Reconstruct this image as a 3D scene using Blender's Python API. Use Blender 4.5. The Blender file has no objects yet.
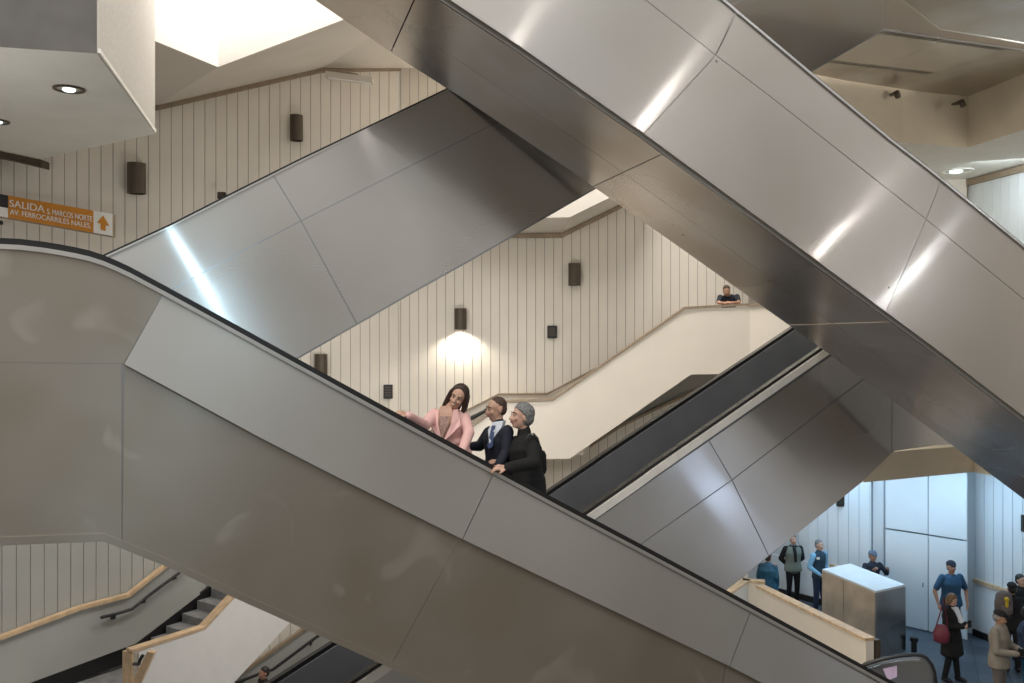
import bpy, bmesh, math, random
from mathutils import Vector, Matrix
random.seed(7)
S = bpy.context.scene
F = 900.0                     # focal length in pixels for the 1024 x 683 frame
CX, CY = 512.0, 341.5

# ---------------------------------------------------------------- camera
cd = bpy.data.cameras.new('camera'); cam = bpy.data.objects.new('camera', cd)
S.collection.objects.link(cam)
cd.sensor_width = 36.0; cd.lens = 36.0 * F / 1024.0
cd.clip_start = 0.05; cd.clip_end = 200
cam.location = (0, 0, 0); cam.rotation_euler = (math.pi / 2, 0, 0)
S.camera = cam

# ---------------------------------------------------------------- view
S.view_settings.view_transform = 'Standard'
S.view_settings.look = 'None'
S.view_settings.gamma = 1.0
S.view_settings.use_curve_mapping = False
S.view_settings.exposure = 0.0

# ---------------------------------------------------------------- world: soft light of the big hall
W = bpy.data.worlds.new('world'); S.world = W; W.use_nodes = True
nt = W.node_tree; nt.nodes.clear()
tc = nt.nodes.new('ShaderNodeTexCoord'); sx = nt.nodes.new('ShaderNodeSeparateXYZ')
mr = nt.nodes.new('ShaderNodeMapRange'); mr.inputs[1].default_value = -1; mr.inputs[2].default_value = 1
cr = nt.nodes.new('ShaderNodeValToRGB'); bg = nt.nodes.new('ShaderNodeBackground'); wo = nt.nodes.new('ShaderNodeOutputWorld')
nt.links.new(tc.outputs['Generated'], sx.inputs[0]); nt.links.new(sx.outputs[2], mr.inputs[0])
nt.links.new(mr.outputs[0], cr.inputs[0]); nt.links.new(cr.outputs[0], bg.inputs[0]); nt.links.new(bg.outputs[0], wo.inputs[0])
el = cr.color_ramp.elements
el[0].position = 0.0; el[0].color = (.10, .088, .075, 1)
el[1].position = 1.0; el[1].color = (.62, .60, .57, 1)
for p, c in ((.36, (.13, .118, .10, 1)), (.47, (.22, .205, .18, 1)), (.54, (.36, .345, .32, 1)), (.68, (.58, .565, .54, 1))):
    e = el.new(p); e.color = c
bg.inputs[1].default_value = 1.0

def area(name, loc, target, sx_, sy_, power, col):
    l = bpy.data.lights.new(name, 'AREA'); l.shape = 'RECTANGLE'; l.size = sx_; l.size_y = sy_
    l.energy = power; l.color = col
    o = bpy.data.objects.new(name, l); S.collection.objects.link(o); o.location = loc
    d = Vector(target) - Vector(loc)
    o.rotation_euler = d.to_track_quat('-Z', 'Y').to_euler(); return o
area('ceiling_light_field', (-1, 6, 9.5), (-.8, 9, 0), 10, 8, 450, (1, .95, .88))
area('back_wall_fill', (1.5, 15.5, 9.5), (1.5, 19.5, 0), 8, 3, 1700, (1, .95, .88))  # added fill from above, brightens the back board wall
area('low_wall_fill', (-1, 13.5, -1.2), (-1, 20, 1), 4, .4, 110, (1, .95, .88))  # added low fill without a fixture, aimed at the back wall
area('left_wall_fill', (-3.6, 14.6, 7.6), (-5.2, 19, 2.5), 2, 2, 230, (1, .95, .88))  # added fill for the left board wall and white fascia
area('front_fill', (-7, -3, 8.5), (-2, 18, 1), 6, 4, 950, (1, .94, .87))  # front fill added behind the camera, no roof opening there
area('hall_ceiling_light', (8.3, 18.4, -2.5), (8.7, 19.0, -6.3), 3.4, .5, 72, (.46, .73, 1))
area('hall_back_ceiling_light', (7.3, 20.6, -2.5), (7.2, 21.4, -6.3), 3.0, .5, 52, (.46, .73, 1))
area('upper_hall_light', (9.6, 17.6, 3.4), (10.2, 19.0, 1.5), 1.0, 1.0, 28, (.86, .97, 1))
area('right_fascia_fill', (9.6, 11.0, 3.0), (8.0, 17.0, 3.8), 1.5, 1.0, 60, (1, .94, .84))  # added out of view to lift the beige fascia
area('block_soffit_fill', (-6.8, 8.6, .9), (-6.4, 12, 3.2), 1.0, .6, 42, (1, .97, .92))  # added upward fill for the underside of the ceiling block
area('lower_parapet_fill', (-1.2, 10.6, -2.3), (-4.0, 11.6, -4.0), .5, .4, 26, (1, .97, .95))  # added fill hidden behind the front escalator, brightens the white parapet
area('hall_parapet_fill', (3.4, 13.2, -4.7), (6.0, 17.5, -5.5), .6, .4, 45, (1, .86, .66))  # added warm fill, hidden, brightens the cream hall parapet

# ================================================================ helpers
def U(px, py, Y):
    return Vector(((px - CX) / F * Y, Y, -(py - CY) / F * Y))
def UZ(px, py, z):
    return U(px, py, -z * F / (py - CY))
class Pl:                                   # vertical plane Y = Y0 + t X
    def __init__(s, Y0, q):
        s.Y0 = Y0; s.q = q; s.t = q * F; s.psi = math.atan(s.t)
        s.d = Vector((math.cos(s.psi), math.sin(s.psi), 0)); s.n = Vector((-math.sin(s.psi), math.cos(s.psi), 0))
        s.o = Vector((0, Y0, 0))
    def Y(s, px): return s.Y0 / (1 - s.q * (px - CX))
    def P(s, px, py): return U(px, py, s.Y(px))
    def sz(s, px, py):
        p = s.P(px, py); return ((p - s.o).dot(s.d), p.z)
    def W(s, a, n, z): return s.o + s.d * a + s.n * n + Vector((0, 0, z))

def mat_nodes(name):
    m = bpy.data.materials.new(name); m.use_nodes = True
    return m, m.node_tree, m.node_tree.nodes['Principled BSDF']
def plain(name, col, rough=.6, metal=0.0, var=.06, scale=6.0, bump=0.0, spec=.5):
    m, nt, b = mat_nodes(name)
    b.inputs['Roughness'].default_value = rough; b.inputs['Metallic'].default_value = metal
    b.inputs['Specular IOR Level'].default_value = spec
    tc = nt.nodes.new('ShaderNodeTexCoord'); n = nt.nodes.new('ShaderNodeTexNoise'); n.inputs['Scale'].default_value = scale
    n.inputs['Detail'].default_value = 5
    nt.links.new(tc.outputs['Object'], n.inputs['Vector'])
    r = nt.nodes.new('ShaderNodeValToRGB'); nt.links.new(n.outputs['Fac'], r.inputs[0])
    r.color_ramp.elements[0].position = .3; r.color_ramp.elements[1].position = .7
    r.color_ramp.elements[0].color = tuple(max(0, c * (1 - var)) for c in col) + (1,)
    r.color_ramp.elements[1].color = tuple(min(1, c * (1 + var)) for c in col) + (1,)
    nt.links.new(r.outputs[0], b.inputs['Base Color'])
    if bump:
        bp = nt.nodes.new('ShaderNodeBump'); bp.inputs['Strength'].default_value = bump; bp.inputs['Distance'].default_value = .02
        nt.links.new(n.outputs['Fac'], bp.inputs['Height']); nt.links.new(bp.outputs[0], b.inputs['Normal'])
    return m
def emit(name, col, s):
    m, nt, b = mat_nodes(name)
    b.inputs['Base Color'].default_value = (*col, 1); b.inputs['Emission Color'].default_value = (*col, 1)
    b.inputs['Emission Strength'].default_value = s; return m
def steel(name, col, rough=.3, stain=(.5, .42, .33), amt=.35, wob=.06, T=None, an=.85, sharp=.22, blotch=0):
    m, nt, b = mat_nodes(name); L = nt.links.new
    b.inputs['Metallic'].default_value = 1.0
    b2 = nt.nodes.new('ShaderNodeBsdfPrincipled'); b2.inputs['Metallic'].default_value = 1.0; b2.inputs['Roughness'].default_value = .13
    mxs = nt.nodes.new('ShaderNodeMixShader'); mxs.inputs[0].default_value = sharp; out = nt.nodes['Material Output']
    L(b.outputs[0], mxs.inputs[1]); L(b2.outputs[0], mxs.inputs[2]); L(mxs.outputs[0], out.inputs[0])
    tc = nt.nodes.new('ShaderNodeTexCoord')
    n1 = nt.nodes.new('ShaderNodeTexNoise'); n1.inputs['Scale'].default_value = .9; n1.inputs['Detail'].default_value = 2; n1.inputs['Roughness'].default_value = .5
    n2 = nt.nodes.new('ShaderNodeTexNoise'); n2.inputs['Scale'].default_value = .55; n2.inputs['Detail'].default_value = 0.0
    mp = nt.nodes.new('ShaderNodeMapping'); mp.inputs['Scale'].default_value = (2.0, 2.0, 60.0)
    n3 = nt.nodes.new('ShaderNodeTexNoise'); n3.inputs['Scale'].default_value = 3; n3.inputs['Detail'].default_value = 3
    v = nt.nodes.new('ShaderNodeTexVoronoi'); v.inputs['Scale'].default_value = 1.4
    for n in (n1, n2, mp, v): L(tc.outputs['Object'], n.inputs[0])
    L(mp.outputs[0], n3.inputs[0])
    r = nt.nodes.new('ShaderNodeValToRGB'); L(n1.outputs['Fac'], r.inputs[0])
    r.color_ramp.elements[0].position = .38; r.color_ramp.elements[0].color = (amt, amt, amt, 1)
    r.color_ramp.elements[1].position = .62; r.color_ramp.elements[1].color = (0, 0, 0, 1)
    mx = nt.nodes.new('ShaderNodeMixRGB'); mx.inputs[1].default_value = (*col, 1); mx.inputs[2].default_value = (*stain, 1)
    L(r.outputs[0], mx.inputs[0])
    if blotch:                                # pale smudges and reflection blotches painted into the colour
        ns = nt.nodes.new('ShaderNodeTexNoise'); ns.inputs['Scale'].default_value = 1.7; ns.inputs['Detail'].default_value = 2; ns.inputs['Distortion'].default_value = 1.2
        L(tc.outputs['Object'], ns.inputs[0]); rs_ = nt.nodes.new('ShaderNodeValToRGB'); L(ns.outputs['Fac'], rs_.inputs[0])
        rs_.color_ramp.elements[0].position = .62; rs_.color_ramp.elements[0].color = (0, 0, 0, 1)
        rs_.color_ramp.elements[1].position = .72; rs_.color_ramp.elements[1].color = (blotch, blotch, blotch, 1)
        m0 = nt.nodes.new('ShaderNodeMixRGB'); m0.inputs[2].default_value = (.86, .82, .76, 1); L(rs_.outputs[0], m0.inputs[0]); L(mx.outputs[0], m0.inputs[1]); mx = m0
    r2 = nt.nodes.new('ShaderNodeValToRGB'); L(v.outputs['Distance'], r2.inputs[0])    # small dents and bolt stains
    r2.color_ramp.elements[0].position = .018; r2.color_ramp.elements[0].color = (.25, .22, .2, 1)
    r2.color_ramp.elements[1].position = .03; r2.color_ramp.elements[1].color = (1, 1, 1, 1)
    mm = nt.nodes.new('ShaderNodeMixRGB'); mm.blend_type = 'MULTIPLY'; mm.inputs[0].default_value = 1
    L(mx.outputs[0], mm.inputs[1]); L(r2.outputs[0], mm.inputs[2]); L(mm.outputs[0], b.inputs['Base Color']); L(mm.outputs[0], b2.inputs['Base Color'])
    a = nt.nodes.new('ShaderNodeMapRange'); a.inputs[3].default_value = rough - .05; a.inputs[4].default_value = rough + .1
    ad = nt.nodes.new('ShaderNodeMath'); ad.operation = 'MULTIPLY_ADD'; ad.inputs[1].default_value = .06
    L(n3.outputs['Fac'], ad.inputs[0]); L(n2.outputs['Fac'], ad.inputs[2]); 
    a.inputs[1].default_value = .35; a.inputs[2].default_value = .75
    L(ad.outputs[0], a.inputs[0]); L(a.outputs[0], b.inputs['Roughness'])
    if T is not None:                       # brushed along the truss: highlights stretch across it
        cv = nt.nodes.new('ShaderNodeCombineXYZ')
        for i in range(3): cv.inputs[i].default_value = T[i]
        L(cv.outputs[0], b.inputs['Tangent']); b.inputs['Anisotropic'].default_value = an
        L(cv.outputs[0], b2.inputs['Tangent']); b2.inputs['Anisotropic'].default_value = 1.0
    bp = nt.nodes.new('ShaderNodeBump'); bp.inputs['Strength'].default_value = 1.0; bp.inputs['Distance'].default_value = wob * .35
    if 'Filter Width' in bp.inputs: bp.inputs['Filter Width'].default_value = 2.0
    L(n2.outputs['Fac'], bp.inputs['Height']); L(bp.outputs[0], b.inputs['Normal']); L(bp.outputs[0], b2.inputs['Normal'])
    return m

M = {}
M['steel'] = steel('brushed_steel', (.60, .585, .56), .30)
M['steel_light'] = steel('pale_brushed_steel', (.74, .72, .695), .36, (.62, .57, .50), .3)
M['steel_warm'] = steel('warm_brushed_steel', (.42, .39, .35), .34, (.42, .35, .27), .5)
M['steel_blue'] = steel('grey_brushed_steel', (.50, .51, .53), .30, (.42, .42, .43), .3)
M['inner_panel'] = plain('inner_balustrade_metal', (.24, .25, .265), .35, .35, var=.08, scale=2)
M['e3_bounce'] = plain('pale_bounce_back', (.68, .66, .63), .5, var=.08, scale=2)  # unseen truss walls made pale to brighten the steel mirroring them
M['steel_under'] = steel('soffit_steel', (.66, .65, .63), .36, (.46, .38, .30), .5, .02, sharp=.08)
M['chrome'] = plain('polished_metal', (.75, .75, .75), .2, 1.0)
M['trim'] = plain('satin_aluminium', (.55, .53, .50), .4, .8)
M['strip_pale'] = plain('pale_deck_strip', (.92, .89, .83), .4, .0)
M['black'] = plain('black_rubber', (.012, .012, .013), .35)
M['dark'] = plain('dark_gap', (.02, .018, .016), .8)
M['cream'] = plain('cream_paint', (.76, .70, .615), .6, var=.03, scale=1.2)
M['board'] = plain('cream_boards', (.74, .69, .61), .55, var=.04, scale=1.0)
M['groove'] = plain('board_groove', (.34, .31, .27), .8)
M['board_white'] = plain('white_boards', (.78, .82, .84), .5, var=.03, scale=1.0)
M['groove_blue'] = plain('white_board_groove', (.30, .34, .38), .8)
M['dado'] = plain('plain_render', (.78, .73, .66), .65, var=.03, scale=1.5)
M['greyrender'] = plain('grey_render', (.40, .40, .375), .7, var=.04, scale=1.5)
M['concrete'] = plain('shaded_grey_concrete', (.125, .12, .115), .85, var=.12, scale=3, bump=.15)  # grey darkened for the shade on the block's backlit front
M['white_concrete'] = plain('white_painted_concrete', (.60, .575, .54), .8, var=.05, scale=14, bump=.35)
M['white'] = plain('white_paint', (.86, .83, .79), .7, var=.02)
M['paleslab'] = plain('pale_slab_paint', (.78, .78, .73), .7, var=.04, scale=1.5)
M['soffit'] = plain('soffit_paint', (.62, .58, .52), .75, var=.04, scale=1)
M['beige'] = plain('beige_render', (.66, .58, .45), .7, var=.06, scale=1.5)
M['oak'] = plain('oak_rail', (.62, .44, .27), .45, var=.18, scale=9)
M['brownrail'] = plain('brown_wood_trim', (.30, .23, .16), .5, var=.12, scale=9)
M['lampbrown'] = plain('bronze_lamp_metal', (.085, .065, .045), .45, .3)
M['stone'] = plain('dark_stone', (.20, .20, .20), .6, var=.25, scale=7)
M['tan'] = plain('tan_stone_cladding', (.52, .42, .32), .55, var=.22, scale=2.2)
M['pale_top'] = plain('pale_top', (.80, .80, .80), .4, var=.03)
M['orange'] = plain('orange_sign', (.62, .24, .015), .5, var=.05)
M['signwhite'] = plain('sign_white', (.86, .84, .80), .5, var=.02)
M['lamp_on'] = emit('lamp_glow', (.80, 1, .95), 2.2)
M['lamp_warm'] = emit('lamp_warm_glow', (1, .88, .68), 9)
M['tube'] = emit('fluorescent_tube', (.70, .90, 1), 16)
M['tube_warm'] = emit('warm_fluorescent_tube', (1, .95, .88), 9)

def tilemat(name, c1, c2, mortar, sz):
    m, nt, b = mat_nodes(name); L = nt.links.new
    tc = nt.nodes.new('ShaderNodeTexCoord'); mp = nt.nodes.new('ShaderNodeMapping'); mp.inputs['Rotation'].default_value = (0, 0, .42)
    br = nt.nodes.new('ShaderNodeTexBrick'); br.offset = 0; br.inputs['Scale'].default_value = 1
    br.inputs['Brick Width'].default_value = sz; br.inputs['Row Height'].default_value = sz; br.inputs['Mortar Size'].default_value = .012
    br.inputs['Color1'].default_value = (*c1, 1); br.inputs['Color2'].default_value = (*c2, 1); br.inputs['Mortar'].default_value = (*mortar, 1)
    L(tc.outputs['Object'], mp.inputs[0]); L(mp.outputs[0], br.inputs[0]); L(br.outputs[0], b.inputs['Base Color'])
    b.inputs['Roughness'].default_value = .38; return m
M['floor'] = tilemat('slate_floor_tiles', (.055, .07, .09), (.10, .12, .145), (.035, .045, .055), .55)

def link(name, bm, m, parent=None, base=None, smooth=False):
    me = bpy.data.meshes.new(name)
    bmesh.ops.recalc_face_normals(bm, faces=bm.faces)
    off = parent['_b'] if parent is not None and '_b' in parent else (base or (0, 0, 0))
    off = Vector(off)
    for v in bm.verts: v.co -= off
    bm.to_mesh(me); bm.free()
    for k in (m if isinstance(m, (list, tuple)) else [m]): me.materials.append(M[k] if isinstance(k, str) else k)
    if smooth:
        for p in me.polygons: p.use_smooth = True
    o = bpy.data.objects.new(name, me); S.collection.objects.link(o)
    if parent is not None: o.parent = parent
    else: o.location = off
    if parent is not None: o['_b'] = tuple(off)
    return o
def thing(name, label, cat, loc, group=None):
    o = bpy.data.objects.new(name, None); S.collection.objects.link(o); o.location = loc; o.empty_display_size = .2
    o['_b'] = tuple(loc); o['label'] = label; o['category'] = cat
    if group: o['group'] = group
    return o
def tag(o, label, cat, group=None):
    o['label'] = label; o['category'] = cat
    if group: o['group'] = group
    return o
def struct(o, label=None):
    o['kind'] = 'structure'
    if label: o['label'] = label; 
    return o

def hexa(bm, A, B, mi=0):
    """closed solid between polygon A and polygon B with equal vertex counts"""
    a = [bm.verts.new(p) for p in A]; b = [bm.verts.new(p) for p in B]; n = len(a)
    fs = [bm.faces.new(a), bm.faces.new(b[::-1])]
    for i in range(n):
        j = (i + 1) % n; fs.append(bm.faces.new((a[i], b[i], b[j], a[j])))
    for f in fs: f.material_index = mi
    return fs
def box(bm, x0, x1, y0, y1, z0, z1, mi=0):
    P = [Vector((x0, y0, z0)), Vector((x1, y0, z0)), Vector((x1, y1, z0)), Vector((x0, y1, z0))]
    hexa(bm, P, [p + Vector((0, 0, z1 - z0)) for p in P], mi)
def prism(bm, pts, vec, mi=0):
    vec = Vector(vec); hexa(bm, [Vector(p) for p in pts], [Vector(p) + vec for p in pts], mi)
def bar(bm, pts, w, h, side, mi=0):
    """rectangular bar following a polyline; side = horizontal unit vector of its width"""
    side = Vector(side).normalized(); up = Vector((0, 0, 1)); R = []
    for p in pts:
        p = Vector(p)
        R.append([bm.verts.new(p + side * a * w / 2 + up * b * h / 2) for a, b in ((-1, -1), (1, -1), (1, 1), (-1, 1))])
    for i in range(len(R) - 1):
        for k in range(4):
            bm.faces.new((R[i][k], R[i][(k + 1) % 4], R[i + 1][(k + 1) % 4], R[i + 1][k])).material_index = mi
    bm.faces.new(R[0]); bm.faces.new(R[-1][::-1])
def tube(bm, pts, r, seg=10, mi=0, squash=1.0, side=None):
    pts = [Vector(p) for p in pts]; rs = r if isinstance(r, (list, tuple)) else [r] * len(pts); R = []
    for i, p in enumerate(pts):
        t = (pts[min(i + 1, len(pts) - 1)] - pts[max(i - 1, 0)]).normalized()
        if side is not None: a = t.cross(Vector(side)).normalized()
        elif i == 0: a = t.cross(Vector((0, 0, 1)) if abs(t.z) < .9 else Vector((0, 1, 0))).normalized()
        else: a = (a - t * a.dot(t)).normalized()
        b = t.cross(a).normalized()
        R.append([bm.verts.new(p + a * math.cos(k * 2 * math.pi / seg) * rs[i] + b * math.sin(k * 2 * math.pi / seg) * rs[i] * squash) for k in range(seg)])
    for i in range(len(R) - 1):
        for k in range(seg):
            bm.faces.new((R[i][k], R[i][(k + 1) % seg], R[i + 1][(k + 1) % seg], R[i + 1][k])).material_index = mi
    bm.faces.new(R[0]).material_index = mi; bm.faces.new(R[-1][::-1]).material_index = mi
def ball(bm, c, r, sc=(1, 1, 1), rot=None, u=14, v=10):
    res = bmesh.ops.create_uvsphere(bm, u_segments=u, v_segments=v, radius=r)
    for vt in res['verts']:
        co = Vector((vt.co.x * sc[0], vt.co.y * sc[1], vt.co.z * sc[2]))
        if rot is not None: co = rot @ co
        vt.co = co + Vector(c)
def interp(poly, x):
    poly = sorted(poly)
    if x <= poly[0][0]: a, b = poly[0], poly[1]
    elif x >= poly[-1][0]: a, b = poly[-2], poly[-1]
    else:
        for a, b in zip(poly, poly[1:]):
            if a[0] <= x <= b[0]: break
    return a[1] + (b[1] - a[1]) * (x - a[0]) / (b[0] - a[0])

# ================================================================ ESCALATORS
def inset(poly, g):
    """shrink a 2-d polygon by g so that neighbouring panels leave an open seam"""
    A = sum(poly[i][0] * poly[(i + 1) % len(poly)][1] - poly[(i + 1) % len(poly)][0] * poly[i][1] for i in range(len(poly)))
    if A < 0: poly = poly[::-1]
    out = []; n = len(poly)
    for i in range(n):
        p0, p1, p2 = Vector(poly[i - 1]), Vector(poly[i]), Vector(poly[(i + 1) % n])
        e1 = (p1 - p0).normalized(); e2 = (p2 - p1).normalized()
        n1 = Vector((-e1.y, e1.x)); n2 = Vector((-e2.y, e2.x)); b = n1 + n2
        if b.length < 1e-4: b = n1
        b.normalize(); out.append(tuple(p1 + b * g / max(.35, b.dot(n1))))
    return out

def escalator(name, label, pl, rail, bottom, width, panels, side_mat, rail_m='black', trim_h=.05, cut=.07,
              deck='trim', tilt=0.0, steps=True, inner='steel_blue', under=None, skin=.012, fl=.014, gap=.003):
    """rail/bottom: traced polylines of the near side, in its vertical plane pl; the far side is parallel to it."""
    rs = [pl.sz(*p) for p in rail]; bs = [pl.sz(*p) for p in bottom]
    mid = pl.W(rs[len(rs) // 2][0], width / 2, min(b[1] for b in bs))
    root = thing(name, label, 'escalator', tuple(mid))
    topz = lambda s: interp(rs, s) - cut
    s0, s1 = max(rs[0][0], bs[0][0]), min(rs[-1][0], bs[-1][0])
    ks = sorted(set([s0, s1] + [r[0] for r in rs if s0 < r[0] < s1] + [b[0] for b in bs if s0 < b[0] < s1]))
    for nm, n0, n1 in (('near_side_wall', .012, .13), ('far_side_wall', width - .13, width)):
        bm = bmesh.new()
        for a, b in zip(ks, ks[1:]):
            P = [pl.W(a, n0, interp(bs, a)), pl.W(b, n0, interp(bs, b)), pl.W(b, n0, topz(b)), pl.W(a, n0, topz(a))]
            hexa(bm, P, [p + pl.n * (n1 - n0) for p in P])
        bmesh.ops.remove_doubles(bm, verts=bm.verts, dist=1e-4)
        link('side_wall', bm, inner, root)
    # underside
    bm = bmesh.new()
    for a, b in zip(ks, ks[1:]):
        P = [pl.W(a, fl, interp(bs, a)), pl.W(b, fl, interp(bs, b)), pl.W(b, fl, interp(bs, b) + .06), pl.W(a, fl, interp(bs, a) + .06)]
        hexa(bm, P, [p + pl.n * (width - fl) for p in P])
    link('underside', bm, under or side_mat, root)
    # handrails, their guides and deck strips on both sides
    N = 2
    for n in (.06, width - .06):
        pts = [pl.W(a, n, interp(rs, a) - .028) for a in (sorted(set([r[0] for r in rs])))]
        bm = bmesh.new(); bar(bm, pts, .085, .062, pl.n)
        bmesh.ops.bevel(bm, geom=[e for e in bm.edges if e.calc_face_angle(0) > .6], offset=.012, segments=2, affect='EDGES')
        hr = link('handrail', bm, rail_m, root)
        bm = bmesh.new(); bar(bm, [p - Vector((0, 0, .04)) for p in pts], .05, .05, pl.n)
        link('handrail_guide', bm, 'lampbrown', hr)
    bm = bmesh.new()
    pts = [pl.W(a, .035, topz(a) - trim_h / 2 + .01) for a in ks]
    bar(bm, pts, .11, trim_h, pl.n); link('deck_strip', bm, deck, root)
    # step band
    if steps:
        bm = bmesh.new(); s = s0
        while s < s1 - .4:
            z = interp(rs, s + .2) - 1.05
            P = [pl.W(s, .14, z - .3), pl.W(s + .4, .14, z - .3), pl.W(s + .4, .14, z), pl.W(s, .14, z)]
            hexa(bm, P, [p + pl.n * (width - .28) for p in P]); s += .4
        link('step_band', bm, 'steel_blue', root)
    # cladding panels
    for pan in panels:
        pts, m = pan[0], pan[1]; tl = pan[2] if len(pan) > 2 else 0.0
        q = inset([pl.sz(*p) for p in pts], gap)
        zt = max(z for _, z in q)
        bm = bmesh.new(); zb = {}
        P = [pl.W(a, .003 - tl * max(0, interp(rs, a) - cut - z), z) for a, z in q]
        B = [p + pl.n * .009 for p in P]
        hexa(bm, P, B)
        link('side_panel', bm, m, root)
    return root, rs

def across(pl, k):
    D = (pl.d + Vector((0, 0, k))).normalized(); return pl.n.cross(D).normalized()
# --- front escalator (people riding)
P1 = Pl(8.0, .00045)
T_ = across(P1, -.55)
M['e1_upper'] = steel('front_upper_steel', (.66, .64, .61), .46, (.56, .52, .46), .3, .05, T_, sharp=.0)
M['e1_lower'] = steel('front_lower_steel', (.52, .48, .425), .36, (.40, .33, .25), .55, .07, T_, sharp=.05, blotch=.28)
RAIL1 = [(-160, 247), (-60, 240), (0, 238), (20, 239), (45, 242), (60, 244.5), (75, 247.3), (89, 250.5), (103, 255), (116, 260.5), (130, 267), (170, 288.5), (240, 327), (297, 358.5), (389, 409), (550, 496), (640, 543.8), (720, 587), (880, 674.5), (1060, 772)]
BOT1 = [(-160, 551), (0, 545.6), (104, 541.5), (170, 568), (234.5, 597.8), (290, 622.6), (384, 665), (520, 727), (700, 808), (1060, 970)]
def r1(x, o=9.5): return (x, interp(RAIL1, x) + o)
def b1(x): return (x, interp(BOT1, x) - .5)
SEAM1 = [(-160, 360), (0, 362.5), (124, 364), (256, 435.5), (335, 476), (460, 538), (600, 604.5), (726, 664.5), (758, 681), (1060, 832)]
def m1(x): return (x, interp(SEAM1, x))
E1pan = [
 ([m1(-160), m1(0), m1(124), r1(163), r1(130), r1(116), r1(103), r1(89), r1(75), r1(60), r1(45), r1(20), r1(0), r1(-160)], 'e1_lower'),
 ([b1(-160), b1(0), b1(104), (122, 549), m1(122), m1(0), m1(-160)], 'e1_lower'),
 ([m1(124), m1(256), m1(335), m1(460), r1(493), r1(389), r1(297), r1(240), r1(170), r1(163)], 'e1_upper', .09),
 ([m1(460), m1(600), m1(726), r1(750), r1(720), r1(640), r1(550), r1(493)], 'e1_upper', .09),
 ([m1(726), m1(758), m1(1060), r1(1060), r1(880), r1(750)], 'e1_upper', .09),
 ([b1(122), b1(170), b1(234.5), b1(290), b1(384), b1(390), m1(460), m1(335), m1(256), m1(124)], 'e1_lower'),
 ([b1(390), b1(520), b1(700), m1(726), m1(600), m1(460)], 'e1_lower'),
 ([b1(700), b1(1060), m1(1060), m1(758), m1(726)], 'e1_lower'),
]
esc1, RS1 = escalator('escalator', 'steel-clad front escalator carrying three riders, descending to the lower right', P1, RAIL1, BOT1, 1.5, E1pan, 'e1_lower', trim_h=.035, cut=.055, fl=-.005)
def step1(p):
    s = (Vector(p) - P1.o).dot(P1.d); k0 = max(RS1[0][0], P1.sz(*BOT1[0])[0])
    k = math.floor((s - k0) / .4); return interp(RS1, k0 + k * .4 + .2) - 1.05

# --- middle escalator rising to the right behind it
P2 = Pl(10.0, .00053)
M['e2'] = steel('middle_steel', (.68, .68, .69), .30, (.56, .56, .56), .3, .06, across(P2, .55))
RAIL2 = [(240, 757), (384, 661), (586, 512.5), (640, 475), (652, 466), (820, 349.5), (892, 299), (1000, 300), (1080, 302)]
BOT2 = [(240, 1000), (500, 786), (727, 590.5), (803, 529.5), (863, 482), (892.5, 453), (896, 451), (936, 445), (960, 444), (1080, 436)]
def r2(x, o=14): return (x, interp(RAIL2, x) + o)
def b2(x): return (x, interp(BOT2, x))
SEAM2 = [(240, 870), (500, 652), (644, 542), (732, 480), (783, 441), (836, 400), (892, 358)]
def m2(x): return (x, interp(SEAM2, x))
E2pan = [
 ([m2(240), m2(500), m2(644), m2(732), (709, 440.5), r2(652), r2(586), r2(384), r2(240)], 'e2'),
 ([m2(732), m2(783), m2(836), m2(892), r2(892), r2(820), (709, 440.5)], 'e2'),
 ([b2(240), b2(500), b2(727), (769, 556), m2(732), m2(644), m2(500), m2(240)], 'e2'),
 ([(769, 556), b2(803), b2(863), b2(892), m2(892), m2(836), m2(783), m2(732)], 'e2'),
 ([b2(892), b2(896), b2(936), b2(960), b2(1080), r2(1080), r2(1000), r2(892)], 'e2'),
]
esc2, RS2 = escalator('escalator', 'grey steel escalator rising to the right with its inner side and both handrails in view', P2, RAIL2, BOT2, 1.25, E2pan, 'e2', trim_h=.1, cut=.05, deck='strip_pale', inner='inner_panel', gap=.0065)
# seams of the inner far balustrade

# --- upper left escalator rising to the right, with its landing at top right
P4 = Pl(10.5, .0005)
M['e4'] = steel('rear_steel', (.74, .725, .70), .30, (.60, .57, .52), .35, .06, across(P4, .55))
TOP4 = [(-120, 360), (40, 285), (105, 254), (170, 224), (240, 188.5), (300, 158.5), (437, 93), (600, 12), (884, -135), (1150, -100)]
BOT4 = [(-120, 595), (60, 495), (160, 438), (300, 358), (410, 295), (470, 261.5), (588, 193.6), (700, 131), (815, 70), (884, 30.5), (1024, 50.5), (1150, 68)]
SEAM4 = [(-120, 460), (172, 289.5), (240, 252.7), (301, 221), (470, 136), (600, 70), (884, -70), (1150, -50)]
def t4(x, o=3): return (x, interp(TOP4, x) + o)
def b4(x, o=-1.5): return (x, interp(BOT4, x) + o)
def m4(x): return (x, interp(SEAM4, x))
E4pan = [
 ([m4(-120), m4(172), m4(240), m4(301), t4(273), t4(240), t4(170), t4(105), t4(-120)], 'e4'),
 ([m4(301), m4(470), m4(600), t4(600), t4(437), t4(300), t4(273)], 'e4'),
 ([b4(-120), b4(60), b4(160), b4(300), (357, 324), m4(301), m4(240), m4(172), m4(-120)], 'e4'),
 ([(357, 324), b4(410), b4(470), b4(588), b4(600), m4(600), m4(470), m4(301)], 'e4'),
 ([b4(600), b4(700), b4(815), b4(884), m4(884), m4(600)], 'steel_warm'),
 ([m4(600), m4(884), t4(884), t4(600)], 'steel_warm'),
 ([b4(884), b4(1024), b4(1150), t4(1150), t4(884)], 'steel_warm'),
]
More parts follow.
